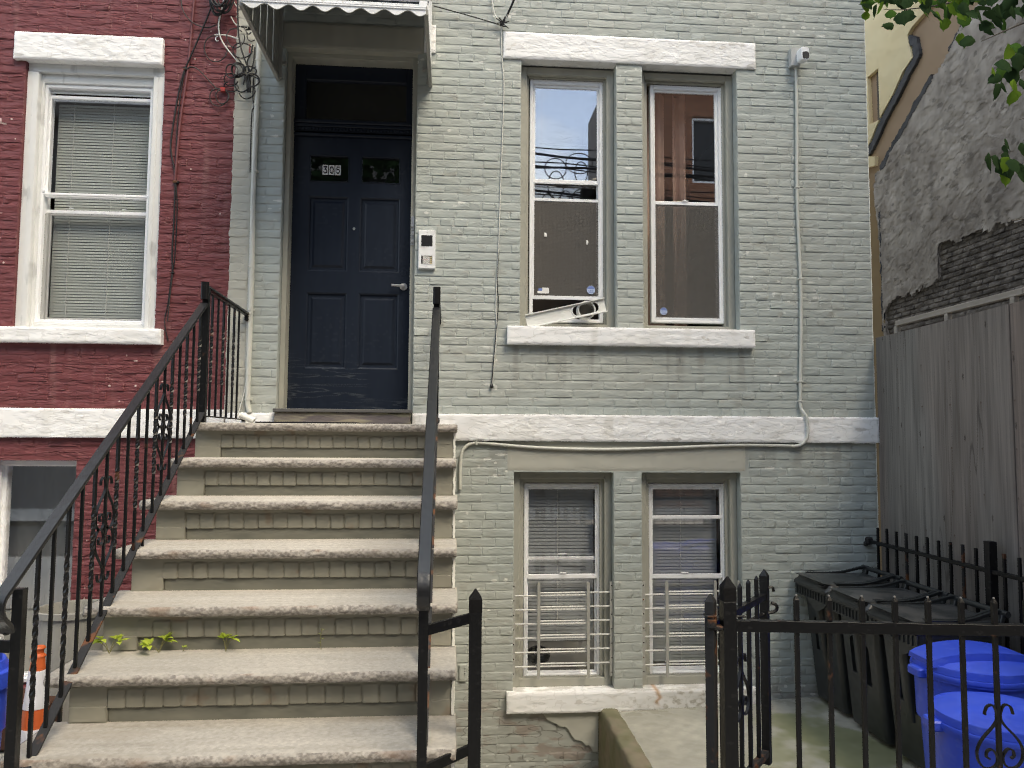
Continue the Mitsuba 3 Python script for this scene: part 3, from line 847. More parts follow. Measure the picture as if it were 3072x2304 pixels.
def sash(parent, name, x0, x1, z0, z1, y0, y1, wl, wr, wt, wb, glass=M_GLASS, pane=True, m=None):
    obj(name, ring(x0, x1, z0, z1, wl, wr, wt, wb, y0, y1, .003), m or M_VINYL, parent)
    if pane:
        ym = (y0 + y1) / 2
        obj('pane', box(x0 + wl, x1 - wr, ym - 0.0015, ym + 0.0015, z0 + wb, z1 - wt), glass, parent)


def curtain(parent, x0, x1, z0, z1, y, folds, depth=0.05, m=None, seed=0):
    n = 120
    u = np.linspace(0, 1, n)
    rr = np.random.default_rng(seed)
    ph = rr.uniform(0, 6)
    x = x0 + u * (x1 - x0)
    yy = y + depth * np.sin(u * folds * 2 * np.pi + ph) * (0.6 + 0.4 * np.sin(u * 9 + ph)) + 0.012 * np.sin(u * folds * 5.1)
    v = np.r_[np.c_[x, yy, np.full(n, z0)], np.c_[x, yy, np.full(n, z1)]]
    i = np.arange(n - 1)
    obj('curtain', tm(v, np.stack([i, i + 1, n + i + 1, n + i], 1)), m or M_CURTAIN, parent, smooth=True)


# upper left window: upper sash mirrors the sky, lower sash raised behind an insect screen
W = holder('window', H, 'upper window propped open by a white vent panel')
o = OPEN['upl']
casing(W, o, 0.095, 0.20, 0.055, 0.060, 0.062, 0.045)
obj('stop', ring(0.588, 1.253, 2.470, 4.550, .020, .020, .020, .006, 0.135, 0.20, .003), M_TRIM, W)
obj('frame', ring(0.620, 1.232, 2.490, 4.528, .030, .030, .042, .030, 0.150, 0.205, .004), M_VINYL, W)
sash(W, 'upper_sash', 0.651, 1.201, 3.655, 4.485, 0.163, 0.185, .016, .016, .022, .030, m=M_VINYL)
obj('screen_frame', ring(0.648, 1.204, 2.680, 3.650, .012, .012, .006, .030, 0.152, 0.162, .002), M_ALU, W)
obj('screen_bar', box(0.660, 1.192, 0.154, 0.164, 3.498, 3.522, .002), M_ALU, W)
screen(W, 0.660, 1.192, 2.712, 3.497, 0.158)
sash(W, 'lower_sash', 0.651, 1.201, 2.690, 3.690, 0.190, 0.215, .016, .016, .03, .03, glass=M_CLEAR)
obj('ripped_mesh_spot', [brick(0.742, 0.762, 3.198, 3.232, 0.152, 0.004, 0.004, 0.003), brick(1.092, 1.108, 3.143, 3.178, 0.152, 0.004, 0.004, 0.003)], M_PAPER, W, smooth=True)
obj('paper_label', [box(0.688, 0.784, 0.1515, 0.1525, 2.728, 2.748), box(0.727, 0.784, 0.1515, 0.1525, 2.748, 2.776)], M_PAPER, W, label='torn white paper label')
obj('label_stamp', box(0.697, 0.7265, 0.1515, 0.1525, 2.7485, 2.770), M_BLUEPRINT, W)


def octagon(cx, cz, r, y, parent, m):
    a = np.arange(8) * np.pi / 4 + np.pi / 8
    p = Polygon(np.c_[cx + r * np.cos(a), cz + r * np.sin(a)])
    obj('security_sticker', prism_y(p, y, y + 0.001), m, parent, label='octagonal pale blue window sticker')
    obj('sticker_print', [prism_y(p.buffer(-r * 0.06).intersection(sbox(cx - r, cz + 0.2 * r, cx + r, cz + r)), y - 0.0008, y - 0.0002)] +
        [box(cx - r * a0, cx + r * a0, y - 0.0008, y - 0.0002, cz - r * k, cz - r * k + r * 0.10) for a0, k in ((0.62, 0.18), (0.5, 0.42), (0.66, 0.62))], M_BLUEPRINT, parent)


octagon(1.130, 2.765, 0.037, 0.1512, W, M_STICKER)
curtain(W, 0.45, 1.45, 2.43, 3.62, 0.62, 3.0, 0.03, mat('dark_curtain', (0.11, 0.095, 0.085), 0.9, 0.1), 3)

# upper right window
W = holder('window', H, 'upper right window with pinkish curtains')
o = OPEN['upr']
casing(W, o, 0.095, 0.20, 0.040, 0.056, 0.052, 0.045)
obj('stop', ring(1.572, 2.269, 2.470, 4.548, .030, .024, .018, .006, 0.135, 0.20, .003), M_TRIM, W)
obj('frame', ring(1.634, 2.252, 2.505, 4.524, .030, .032, .040, .024, 0.150, 0.205, .004), M_VINYL, W)
sash(W, 'upper_sash', 1.665, 2.220, 3.505, 4.484, 0.163, 0.185, .012, .028, .018, .026, glass='tinted_glass', m=M_VINYL)
obj('screen_frame', ring(1.662, 2.222, 2.530, 3.503, .012, .012, .005, .018, 0.152, 0.162, .002), M_ALU, W)
screen(W, 1.674, 2.210, 2.548, 3.498, 0.158)
sash(W, 'lower_sash', 1.665, 2.220, 2.530, 3.525, 0.190, 0.215, .02, .02, .025, .03, glass=M_CLEAR)
octagon(1.737, 2.600, 0.033, 0.1512, W, M_STICKER)
curtain(W, 1.48, 1.83, 2.44, 4.56, 0.40, 2.5, 0.03, None, 5)
curtain(W, 1.90, 2.02, 2.44, 4.56, 0.42, 1.2, 0.03, None, 9)
obj('sash_lock', [box(1.905, 1.955, 0.150, 0.164, 3.531, 3.537, .001), box(1.92, 1.935, 0.150, 0.164, 3.537, 3.545, .001)], M_VINYL, W)

# basement windows
for which, o in (('left', OPEN['lol']), ('right', OPEN['lor'])):
    W = holder('window', H, f'{which} basement window with grey blinds')
    x0, x1 = o[0], o[1]
    casing(W, o, 0.085, 0.20, 0.052, 0.056, 0.056, 0.062)
    obj('stop', ring(x0 + 0.054, x1 - 0.058, o[2] + 0.064, o[3] - 0.058, .034, .030, .030, .004, 0.125, 0.20, .003), M_TRIM, W)
    fx0, fx1 = x0 + 0.094, x1 - 0.078
    obj('frame', ring(fx0, fx1, -0.330, 1.188, .026, .026, .030, .022, 0.148, 0.205, .004), M_VINYL, W)
    gx0, gx1 = fx0 + 0.027, fx1 - 0.027
    if which == 'left':
        sash(W, 'upper_sash', gx0, gx1, 0.432, 1.157, 0.158, 0.178, .010, .014, .016, .036, glass=M_CLEAR, m=M_VINYL)
        obj('meeting_bar', box(gx0 + .011, gx1 - .011, 0.182, 0.192, 0.575, 0.603, .003), M_VINYL, W)
        obj('sash_lock', [box(0.865, 0.935, 0.175, 0.182, 0.618, 0.632, .003), box(0.875, 0.93, 0.146, 0.157, 0.474, 0.482, .003)], M_ALU, W)
        sash(W, 'lower_sash', gx0, gx1, -0.307, 0.432, 0.190, 0.212, .012, .014, .012, .014, glass=M_CLEAR)
        slats(W, gx0 + .01, gx1 - .01, -0.075, 1.16, 0.265, 0.0282, 1.22, M_BLIND_DARK, cords=(0.45,))
        obj('fan_panel', box(gx0, gx1, 0.27, 0.28, -0.31, -0.08, .002), mat('fan_panel_grey', (0.20, 0.20, 0.195), 0.5, 0.3), W)
        a = np.arange(28) * 2 * np.pi / 28
        fan = [tube(np.c_[0.72 + 0.092 * np.cos(a), np.full(28, 0.262), -0.19 + 0.075 * np.sin(a)], 0.004, 6, closed=True)]
        fan += [box(0.72 - w, 0.72 + w, 0.262, 0.264, -0.19 + d - .0012, -0.19 + d + .0012) for d in np.arange(-0.06, 0.061, 0.015) for w in [0.092 * math.sqrt(1 - (d / 0.075) ** 2)]]
        obj('fan_grille', fan, M_BLACKPLASTIC, W, smooth=40)
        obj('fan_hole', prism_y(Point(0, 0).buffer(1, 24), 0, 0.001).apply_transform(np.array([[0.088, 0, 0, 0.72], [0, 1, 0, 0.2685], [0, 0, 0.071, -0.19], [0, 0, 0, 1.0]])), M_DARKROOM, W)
    else:
        sash(W, 'upper_sash', gx0, gx1, 0.905, 1.157, 0.158, 0.178, .010, .014, .016, .026, glass=M_CLEAR, m=M_VINYL)
        obj('screen_frame', ring(gx0, gx1, 0.428, 0.904, .008, .010, .004, .034, 0.160, 0.172, .002), M_ALU, W)
        obj('sash_lock', box(1.865, 1.925, 0.150, 0.160, 0.468, 0.478, .003), M_ALU, W)
        obj('pane', box(gx0 + .008, gx1 - .010, 0.166, 0.169, 0.462, 0.900), M_CLEAR, W)
        sash(W, 'lower_sash', gx0, gx1, -0.307, 0.427, 0.190, 0.212, .012, .014, .012, .030, glass=M_CLEAR)
        slats(W, gx0 + .01, gx1 - .01, -0.25, 1.16, 0.262, 0.0262, 1.20, M_BLIND_DARK, cords=(0.45,))

# --- window guards
for (gx0, gx1, u0, u1, n_out, zb) in ((0.500, 1.270, 0.694, 1.082, 0, -0.295), (1.523, 2.300, 1.707, 2.098, 0, -0.295)):
    which = 'left' if gx0 < 1 else 'right'
    G = thing('window_guard', f'grey painted bar guard across the lower half of the {which} basement window', 'window guard', 'guards on the basement windows')
    for x in (gx0, gx1):
        obj('upright', [box(x - 0.013, x + 0.013, 0.030, 0.036, zb, 0.428, .001), box(x + (0.010 if x < (gx0 + gx1) / 2 else -0.013), x + (0.013 if x < (gx0 + gx1) / 2 else -0.010), 0.036, 0.060, zb, 0.428, .001)], M_GUARD, G)
        obj('screw', [tube([(x, 0.031, z), (x, 0.0285, z)], 0.005, 8) for z in np.linspace(zb + 0.03, 0.40, 7)], M_RUST, G, smooth=40)
    for x in (u0, u1):
        obj('upright', prism_y(Polygon([(x - 0.011, zb), (x - 0.004, zb - 0.012), (x + 0.006, zb - 0.012), (x + 0.011, zb), (x + 0.011, 0.422), (x + 0.004, 0.434), (x - 0.006, 0.434), (x - 0.011, 0.422)]), 0.010, 0.020), M_GUARD, G)
    for k in range(6):
        z = 0.342 - 0.108 * k
        obj('bar', tube([(gx0, 0.040, z - 0.018), (u1 + 0.01, 0.034, z - 0.014)], 0.0062, 8), M_GUARD_BAR, G, smooth=40)
        obj('bar', tube([(u0 - 0.01, 0.046, z + 0.002), (gx1, 0.046, z + 0.004)], 0.0062, 8), M_GUARD_BAR, G, smooth=40)

# --- white vent panel with a hose hole wedged into the upper left window
V = thing('vent_panel', 'white plastic window vent panel with hose hole, slanting out of an upper window', 'vent panel')
p0, p1 = np.array([0.584, 2.468]), np.array([1.214, 2.613])
ax = (p1 - p0) / np.linalg.norm(p1 - p0); ay = np.array([-ax[1], ax[0]])
Lp = np.linalg.norm(p1 - p0)


def local(u, v): return tuple(p0 + ax * u + ay * v)


hole = LineString([local(Lp - 0.228, 0.0), local(Lp - 0.094, 0.0)]).buffer(0.044, 16)
web = Polygon([local(0, -0.05), local(Lp, -0.052), local(Lp, 0.052), local(0, 0.052)]).difference(hole)
obj('plate', prism_y(web, -0.012, -0.008), M_PVC, V)
for s in (-1, 1):
    a, b = (np.array(local(0, s * 0.052)), np.array(local(Lp + 0.006, s * 0.054)))
    pth = np.array([(a[0], -0.020, a[1]), (b[0], -0.020, b[1])])
    obj('flange', sweep(rrect(0.024, 0.007, 0.002), pth, side=(0, 1, 0)), M_PVC, V, smooth=40)
hb = np.array(hole.exterior.coords)[:-1]
obj('hole_rim', tube(np.c_[hb[:, 0], np.full(len(hb), -0.013), hb[:, 1]], 0.005, 8, closed=True), M_PVC, V, smooth=True)
c = local(Lp - 0.15, -0.005)
a = np.arange(36) * 2 * np.pi / 36
hose = [tube(np.c_[c[0] + r * np.cos(a), np.full(36, y), c[1] + r * np.sin(a)], 0.006, 6, closed=True) for r, y in ((0.066, 0.006), (0.066, 0.018), (0.066, 0.03), (0.066, 0.042), (0.066, 0.054), (0.066, 0.066))]
ringm = [sweep(rrect(0.004, 0.08, 0.001), np.c_[c[0] + 0.070 * np.cos(a), np.full(36, 0.04), c[1] + 0.070 * np.sin(a)], side=None, closed=True)]
obj('hose_collar', lathe([(0.062, 0.0), (0.072, 0.0), (0.072, 0.09), (0.062, 0.09), (0.062, 0.0)], 40).apply_transform(np.array([[1, 0, 0, c[0]], [0, 0, 1, 0.0], [0, 1, 0, c[1]], [0, 0, 0, 1.0]])), M_PVC, V, smooth=40)
obj('hose', hose + [prism_y(Point(c).buffer(0.064), 0.085, 0.088)], mat('grey_hose', (0.22, 0.21, 0.19), 0.6, 0.3), V, smooth=40)

# --- intercom
I = thing('intercom', 'white video intercom panel with call buttons beside the front door', 'intercom')
obj('housing', box(-0.273, -0.140, -0.034, 0.004, 2.870, 3.177, .004), M_ALU, I)
obj('screen', box(-0.251, -0.164, -0.0375, -0.0335, 3.048, 3.135, .002), M_BLACKPLASTIC, I)
obj('button_panel', box(-0.250, -0.164, -0.036, -0.0335, 2.907, 2.972, .001), M_BLACKPLASTIC, I)
for k in range(4):
    z = 2.958 - k * 0.0155
    obj('name_strip', box(-0.237, -0.184, -0.0372, -0.0352, z - 0.0058, z + 0.0062), M_PAPER, I)
    obj('name_line', box(-0.232, -0.192 - 0.004 * (k % 2), -0.0378, -0.0373, z - 0.0016, z + 0.0012), M_REDTAPE if k == 1 else M_INK, I)
    obj('button', box(-0.181, -0.167, -0.0385, -0.0352, z - 0.005, z + 0.005, .001), M_BUTTON, I)
obj('screw', [tube([(-0.207, -0.034, z), (-0.207, -0.0355, z)], 0.004, 10) for z in (3.157, 2.890)], M_STEEL, I)

# --- security camera and its conduit
C = thing('security_camera', 'white wall camera with black lens on a grey box, high on the grey wall', 'camera')
obj('mount_box', box(2.772, 2.850, -0.055, 0.004, 4.640, 4.795, .003), mat('camera_box_grey', (0.42, 0.43, 0.42), 0.5, 0.4), C)
head = loft([[(2.852 + sx * w, y, z0 + sz * h) for sx, sz in rrect(2, 2, 0.5, 4)] for y, w, h, z0 in ((-0.054, 0.034, 0.055, 4.715), (-0.080, 0.036, 0.058, 4.712), (-0.135, 0.036, 0.056, 4.705), (-0.142, 0.032, 0.050, 4.703))])
obj('head', head, M_VINYL, C, smooth=40)
obj('lens', loft([[(2.855 + sx * 0.027, y, 4.688 + sz * 0.030) for sx, sz in rrect(2, 2, 0.6, 4)] for y in (-0.138, -0.1445)]), M_BLACKPLASTIC, C, smooth=40)
N = thing('electrical_conduit', 'long pale conduit running down from the camera and along under the white stone band', 'conduit')
pts = [(2.829, -0.018, 4.645), (2.826, -0.018, 4.19), (2.815, -0.018, 3.52), (2.830, -0.018, 2.92), (2.828, -0.018, 2.52), (2.810, -0.018, 1.96), (2.808, -0.022, 1.815), (2.838, -0.055, 1.735), (2.846, -0.058, 1.66), (2.845, -0.056, 1.585), (2.815, -0.050, 1.525), (2.76, -0.03, 1.500), (2.64, -0.02, 1.502), (2.24, -0.018, 1.503), (1.74, -0.018, 1.481), (1.21, -0.018, 1.464), (0.685, -0.018, 1.475), (0.26, -0.018, 1.507), (0.170, -0.018, 1.507), (0.110, -0.018, 1.475), (0.078, -0.018, 1.39), (0.074, -0.018, 1.15)]
obj('pipe', tube(pts, 0.0125, 10, 6), M_CONDUIT, N, smooth=True)
for m in [box(x - 0.019, x + 0.019, -0.034, 0.002, z - 0.006, z + 0.006, .002) for x, z in ((2.818, 3.62), (2.829, 2.86), (2.812, 2.02), (2.809, 1.86))] + [box(0.19, 0.205, -0.032, 0.004, 1.492, 1.525, .002)]:
    obj('clip', m, M_CONDUIT, N)

N = thing('downpipe', 'pale grey vertical pipe with clamps left of the front door', 'pipe')
obj('pipe', tube([(-1.545, -0.025, 4.66), (-1.546, -0.025, 4.1), (-1.553, -0.025, 3.43), (-1.545, -0.025, 2.75), (-1.547, -0.025, 1.98), (-1.546, -0.025, 1.80), (-1.528, -0.028, 1.725)], 0.0195, 12, 5), M_CONDUIT, N, smooth=True)
for m in [tube([(-1.547, -0.025, z - .007), (-1.547, -0.025, z + .007)], 0.0235, 12) for z in (4.50, 4.14, 3.61, 2.85, 2.52, 2.49, 2.02, 1.83)] + [box(-1.575, -1.52, -0.012, 0.0, z - .007, z + .007) for z in (4.14, 3.61, 2.52, 1.83)]:
    obj('clamp', m, M_CONDUIT, N, smooth=40)
obj('side_wire', tube([(-1.578, -0.012, 4.24), (-1.572, -0.012, 3.7), (-1.570, -0.012, 2.9), (-1.573, -0.012, 2.2), (-1.570, -0.012, 1.95), (-1.60, -0.02, 1.78), (-1.62, -0.04, 1.70)], 0.004, 6, 5), M_CABLE_WHITE, N, smooth=True)

N = thing('hanging_wire', 'thin pale wire pair hanging down the grey wall to a black plug', 'wire')
obj('strand', tube([(0.486, -0.12, 5.16), (0.395, -0.04, 4.905), (0.370, -0.010, 4.85), (0.376, -0.006, 4.60), (0.392, -0.008, 4.40), (0.384, -0.007, 4.0), (0.372, -0.007, 3.6), (0.357, -0.008, 3.0), (0.341, -0.008, 2.62), (0.348, -0.010, 2.36), (0.328, -0.012, 2.12), (0.318, -0.012, 1.975)], 0.0045, 6, 5), M_CABLE_WHITE, N, smooth=True)
obj('strand', tube([(0.360, -0.008, 3.10), (0.352, -0.012, 2.75), (0.362, -0.012, 2.62), (0.346, -0.012, 2.40), (0.326, -0.012, 2.14)], 0.0035, 6, 5), M_CABLE_GREY, N, smooth=True)
obj('strand', tube([(0.330, -0.013, 2.19), (0.318, -0.014, 2.03), (0.312, -0.014, 1.965)], 0.0045, 6, 5), M_CABLE_GREY, N, smooth=True)
obj('plug', lathe([(0.001, 1.975), (0.008, 1.972), (0.014, 1.952), (0.013, 1.942), (0.001, 1.938)], 12, (0.312, -0.014, 0)), M_BLACKPLASTIC, N, smooth=True)
obj('strand', tube([(-0.18, -0.05, 5.00), (0.10, -0.04, 4.94), (0.28, -0.03, 4.90), (0.365, -0.03, 4.875)], 0.0045, 6, 5), M_CABLE_GREY, N, smooth=True)
obj('strand', tube([(0.285, -0.02, 5.14), (0.31, -0.02, 4.98), (0.372, -0.03, 4.88)], 0.005, 6, 5), M_CABLE_WHITE, N, smooth=True)
obj('black_knot', [tube([(0.520, -0.16, 5.20), (0.470, -0.11, 5.07), (0.41, -0.05, 4.95), (0.372, -0.03, 4.87)], 0.0085, 7, 4)] + [tube([(0.372 + rng.uniform(-.02, .02), -0.03, 4.875 + rng.uniform(-.02, .03)), (0.372 + rng.uniform(-.05, .07), -0.05, 4.89 + rng.uniform(-.05, .06))], 0.004, 5) for _ in range(12)], M_CABLE_BLACK, N, smooth=40)

# --- awning
A = thing('door_awning', 'white scalloped aluminium awning over the front door', 'awning')
ax0, ax1, ay0 = -1.392, -0.198, -1.10
xs = np.linspace(ax0, ax1, 241)
lo = 4.3325 + 0.0175 * np.cos((xs - ax0) / (ax1 - ax0) * 2 * np.pi * 7.75)
obj('valance', prism_y(Polygon(np.r_[np.c_[xs, lo], [(ax1, 4.372), (ax0, 4.372)]]), ay0 - 0.002, ay0 + 0.002), M_ALU, A)
obj('valance_rib', [sweep(rrect(0.008, 0.010, 0.003), [(ax0, ay0 - 0.005, z), (ax1, ay0 - 0.005, z)], side=(0, 1, 0)) for z in (4.362, 4.374)], M_ALU, A, smooth=40)
obj('scallop_edge', tube(np.c_[xs, np.full(241, ay0), lo], 0.0032, 6), M_AWN_IN, A, smooth=True)
obj('fascia', [box(ax0, ax1 + 0.004, ay0 + 0.003, ay0 + 0.012, 4.375, 4.400, .002), box(ax0, ax1 + 0.02, ay0 - 0.008, ay0 + 0.02, 4.415, 4.452, .006)], M_ALU, A)
obj('gutter_gap', box(ax0 + 0.02, ax1 + 0.015, ay0 + 0.006, ay0 + 0.012, 4.400, 4.415), M_BLACKPLASTIC, A)
obj('corner_cap', box(ax1 - 0.045, ax1 + 0.010, ay0 - 0.006, ay0 + 0.003, 4.378, 4.45, .003), M_VINYL, A)
obj('rivet', [lathe([(0.0065, 0), (0.005, 0.003), (0.0005, 0.005)], 10).apply_transform(np.array([[1, 0, 0, x], [0, 0, -1, ay0 + 0.003], [0, 1, 0, 4.388], [0, 0, 0, 1.0]])) for x in np.linspace(ax0 + 0.13, ax1 - 0.02, 9)], M_STEEL, A, smooth=True)
for k in range(10):
    t0, t1 = k / 10, (k + 0.93) / 10
    x0, x1 = ax0 + (ax1 - ax0) * t0, ax0 + (ax1 - ax0) * t1
    obj('roof_pan', prism_x(Polygon([(ay0, 4.440), (0.0, 5.08), (0.0, 5.092), (ay0, 4.452)]), x0, x1), M_AWN_IN if False else M_ALU, A)
obj('roof_under', prism_x(Polygon([(ay0 + 0.02, 4.430), (-0.001, 5.060), (-0.001, 5.072), (ay0 + 0.02, 4.442)]), ax0 + 0.004, ax1 - 0.004), mat('awning_underside', (0.085, 0.09, 0.085), 0.6, 0.3), A)
for side, x in (('left', ax0), ('right', ax1)):
    n = 11
    for k in range(n):
        ya, yb = ay0 + 0.015 + k * (1.06 / n), ay0 + 0.015 + (k + 0.92) * (1.06 / n)
        top = lambda y: 4.44 + (y - ay0) / -ay0 * 0.62
        bot = lambda y: 4.356 + 0.012 * math.sin(k * 9.0) * 0
        obj('side_slat', prism_x(Polygon([(ya, bot(ya)), (yb, bot(yb)), (yb, top(yb)), (ya, top(ya))]), x - 0.006 + 0.008 * (k % 2), x + 0.001 + 0.008 * (k % 2)), M_AWN_IN if side == 'left' else M_ALU, A)
    obj('side_rail', sweep(rrect(0.028, 0.035, 0.004), [(x, ay0 + 0.01, 4.352), (x, -0.004, 4.366)], side=(1, 0, 0)), M_AWN_IN, A, smooth=40)
    obj('wall_post', box(x - 0.004, x + 0.032, -0.040, -0.018, 4.358, 5.06, .003) if side == 'left' else box(x - 0.03, x + 0.004, -0.040, -0.018, 4.358, 5.06, .003), M_AWN_IN, A)
    obj('bracket', box(x + (0.03 if side == 'left' else -0.065), x + (0.065 if side == 'left' else -0.03), -0.03, 0.0, 4.475, 4.50, .002), M_AWN_IN, A)

# ------------------------------------------------------------------ the red house
R = thing('red_house', 'dark red painted brick row house with white stone trim', 'house')
RO = {'win': (-3.300, -2.262, 2.352, 4.432), 'low': (-3.420, -2.790, -0.30, 1.362)}
rp = sbox(-7.5, -1.35, -1.7225, 9.0)
for o in RO.values():
    rp = rp.difference(sbox(o[0], o[2], o[1], o[3]))
obj('wall', prism_y(rp, 0.0030, 0.32), M_RED, R)
obj('side_wall', [box(-7.5, -7.2, 0.321, 9.5, -1.35, 9.0), box(-7.2, -1.75, 9.2, 9.5, -1.35, 9.0), box(-7.2, -1.75, 0.321, 9.2, 8.8, 8.99), box(-1.752, -1.7225, 0.321, 9.2, -1.35, 8.79)], M_RED, R)
rh = [RO['win'], RO['low'], (-3.385, -2.27, 4.425, 4.642), (-3.50, -2.19, 2.240, 2.362)]
BR = lay_bricks(-3.75, -1.7225, 1.745, 1.745 + 52 * 0.0677, rh, joint=0.0, depth=0.0046, r=0.010, rt=0.017, jit=0.007, bulge=0.014)
place_bricks(BR, M_RED, R + '__wall', R, lambda x, z: x > -3.45 and z < 5.05)
BR2 = lay_bricks(-3.75, -1.60, 1.53 - 30 * 0.0677, 1.53, rh, joint=0.0, depth=0.006, r=0.010, rt=0.016, jit=0.006, bulge=0.011)
obj('basement_brick', [b[0] for b in BR2], M_RED, R, smooth=50, kind='stuff', label='thickly painted red basement brickwork')
obj('lintel', rough_block(-3.375, -2.272, -0.040, 0.10, 4.428, 4.640, 0.010, 0.0035, 20, 31), M_WHITE, R, smooth=50, label='pitted white lintel over the red house window')
obj('sill', rough_block(-3.60, -2.193, -0.062, 0.10, 2.240, 2.356, 0.010, 0.003, 14, 32), M_WHITE, R, smooth=50, label='white sill under the red house window')
obj('belt_course', rough_block(-3.9, -1.7235, -0.040, 0.05, 1.532, 1.750, 0.011, 0.003, 8, 33), M_WHITE, R, smooth=50, label='white stone band on the red house')
flap = Polygon([(-2.975, 1.536), (-2.90, 1.560), (-2.855, 1.566), (-2.852, 1.536)])
obj('loose_flake', prism_y(flap, -0.054, -0.045), M_WHITE, R, label='loose paint flake on the white band')
W = holder('window', R, 'white window with lowered blinds on the red house')
M_CASE = mat('greyed_white_casing', proc(lambda p, n, uv: mix((0.62, 0.635, 0.63), (0.70, 0.71, 0.70), fbm(p.x * 8, 0, p.z * 2, 3)) * (1 - 0.25 * smoothstep(0.62, 0.8, fbm(p.x * 20, 0, p.z * 5, 3)))), 0.4, 0.4)
o = RO['win']
obj('casing', [box(-3.300, -3.213, 0.030, 0.20, 2.352, 4.360, .004), box(-2.352, -2.264, 0.030, 0.20, 2.352, 4.360, .004), box(-3.298, -2.266, 0.036, 0.20, 4.361, 4.428, .004)], M_CASE, W)
obj('casing_step', [box(-3.255, -3.214, 0.024, 0.0295, 2.36, 4.355, .002), box(-2.352, -2.318, 0.024, 0.0295, 2.36, 4.355, .002)], M_CASE, W)
obj('stop', ring(-3.2125, -2.3525, 2.353, 4.360, .022, .022, .070, .050, 0.070, 0.20, .004), M_CASE, W)
obj('frame', ring(-3.190, -2.375, 2.405, 4.289, .022, .022, .030, .028, 0.085, 0.20, .004), M_VINYL, W)
gx0, gx1 = -3.167, -2.398
sash(W, 'upper_sash', gx0, gx1, 3.395, 4.215, 0.120, 0.142, .010, .012, .028, .020, glass=M_CLEAR)
obj('head_rail', box(gx0, gx1, 0.118, 0.13, 4.232, 4.238, .001), M_ALU, W)
obj('meeting_rail', [box(gx0 - .018, gx1 + .018, 0.086, 0.110, 3.405, 3.424, .003), box(gx0, gx1, 0.145, 0.165, 3.278, 3.306, .003)], M_VINYL, W)
obj('tilt_latch', [box(gx0 - .014, gx0 + .012, 0.080, 0.090, 3.424, 3.446, .003), box(gx1 - .006, gx1 + .014, 0.080, 0.090, 3.404, 3.424, .003), box(-3.0, -2.97, 0.144, 0.15, 3.318, 3.326), box(-2.60, -2.57, 0.144, 0.15, 3.318, 3.326)], M_ALU, W)
obj('side_track', [box(gx0 + .001, gx0 + .022, 0.125, 0.165, 2.436, 3.277, .002)], mat('grey_track', (0.33, 0.335, 0.33), 0.5, 0.3), W)
sash(W, 'lower_sash', gx0 + .022, gx1, 2.434, 3.277, 0.146, 0.168, .014, .010, .018, .022, glass=M_CLEAR, m='grey_track')
slats(W, gx0 + .012, gx1 - .012, 2.45, 4.20, 0.235, 0.0232, 1.20, M_BLIND, cords=(0.17, 0.58))
W = holder('window', R, 'large dark basement window of the red house')
obj('frame', ring(-3.400, -2.792, -0.28, 1.360, .028, .022, .040, .03, 0.085, 0.20, .004), M_VINYL, W)
obj('inner_frame', ring(-3.371, -2.815, -0.25, 1.319, .022, .004, .006, .02, 0.125, 0.20, .003), M_ALU, W)
obj('pane', box(-3.349, -2.819, 0.158, 0.161, -0.23, 1.313), 'tinted_glass', W)
curtain(W, -3.60, -2.70, -0.3, 1.36, 0.42, 4.0, 0.012, mat('grey_window_shade', (0.20, 0.215, 0.21), 0.9, 0.1), 21)
obj('room', [box(-7.2, -1.76, 4.0, 4.05, 1.40, 5.2), box(-7.2, -1.76, 0.33, 4.0, 1.35, 1.40), box(-7.2, -1.76, 0.33, 4.0, 5.2, 5.25), box(-7.2, -1.76, 3.0, 3.05, -1.3, 1.35)], M_ROOM, R)

# ------------------------------------------------------------------ the entrance stairs
S = thing('entrance_stairs', 'stone front steps with khaki painted brick risers leading to the navy door', 'stairs')
Y1, TR, Z1, RS, TH, OH = -1.10, 0.2990, 1.634, 0.2170, 0.050, 0.065
NS = 9


def mk_tread(k, xl, xr):
    """A slab with a smooth top and a split front edge."""
    y0, z1 = Y1 - k * TR, Z1 - k * RS
    yb = y0 + TR + OH + 0.03 if k else -0.01
    nx = 230
    x = np.linspace(xl, xr, nx)
    prof = [(yb, 0.0), (y0 + 0.16, 0.0), (y0 + 0.05, 0.0), (y0 + 0.016, -0.0005), (y0 + 0.006, -0.004), (y0, -0.013), (y0 - 0.002, -0.022), (y0 - 0.001, -0.032), (y0 + 0.004, -0.042), (y0 + 0.012, -TH + .001), (y0 + 0.03, -TH), (yb, -TH)]
    rings = []
    for i, xx in enumerate(x):
        endf = min(i, nx - 1 - i)
        pts = []
        for j, (y, dz) in enumerate(prof):
            w = {3: .25, 4: .7, 5: 1, 6: 1, 7: 1, 8: 1, 9: .8}.get(j, 0)
            q = np.array([[xx * 15, dz * 60 + k * 7, 3.0], [xx * 34, dz * 90 + k * 7, 9.0], [xx * 5, k * 3.1, 1.0]])
            n = meshkit.noise(q, 2) - 0.5
            yy = y + w * (0.007 * n[0] + 0.006 * n[1]) + (0.005 * n[2] if j in (2, 3, 4, 5, 6, 7, 8, 9) else 0)
            zz = z1 + dz + (0.002 * n[2]) * (1 if j > 2 else 0) + w * 0.003 * n[1]
            if endf == 0 and 3 <= j <= 9:
                yy += 0.010
            pts.append((xx + (0.004 * n[0] if endf < 2 else 0), yy, zz))
        rings.append(pts)
    return loft(rings)


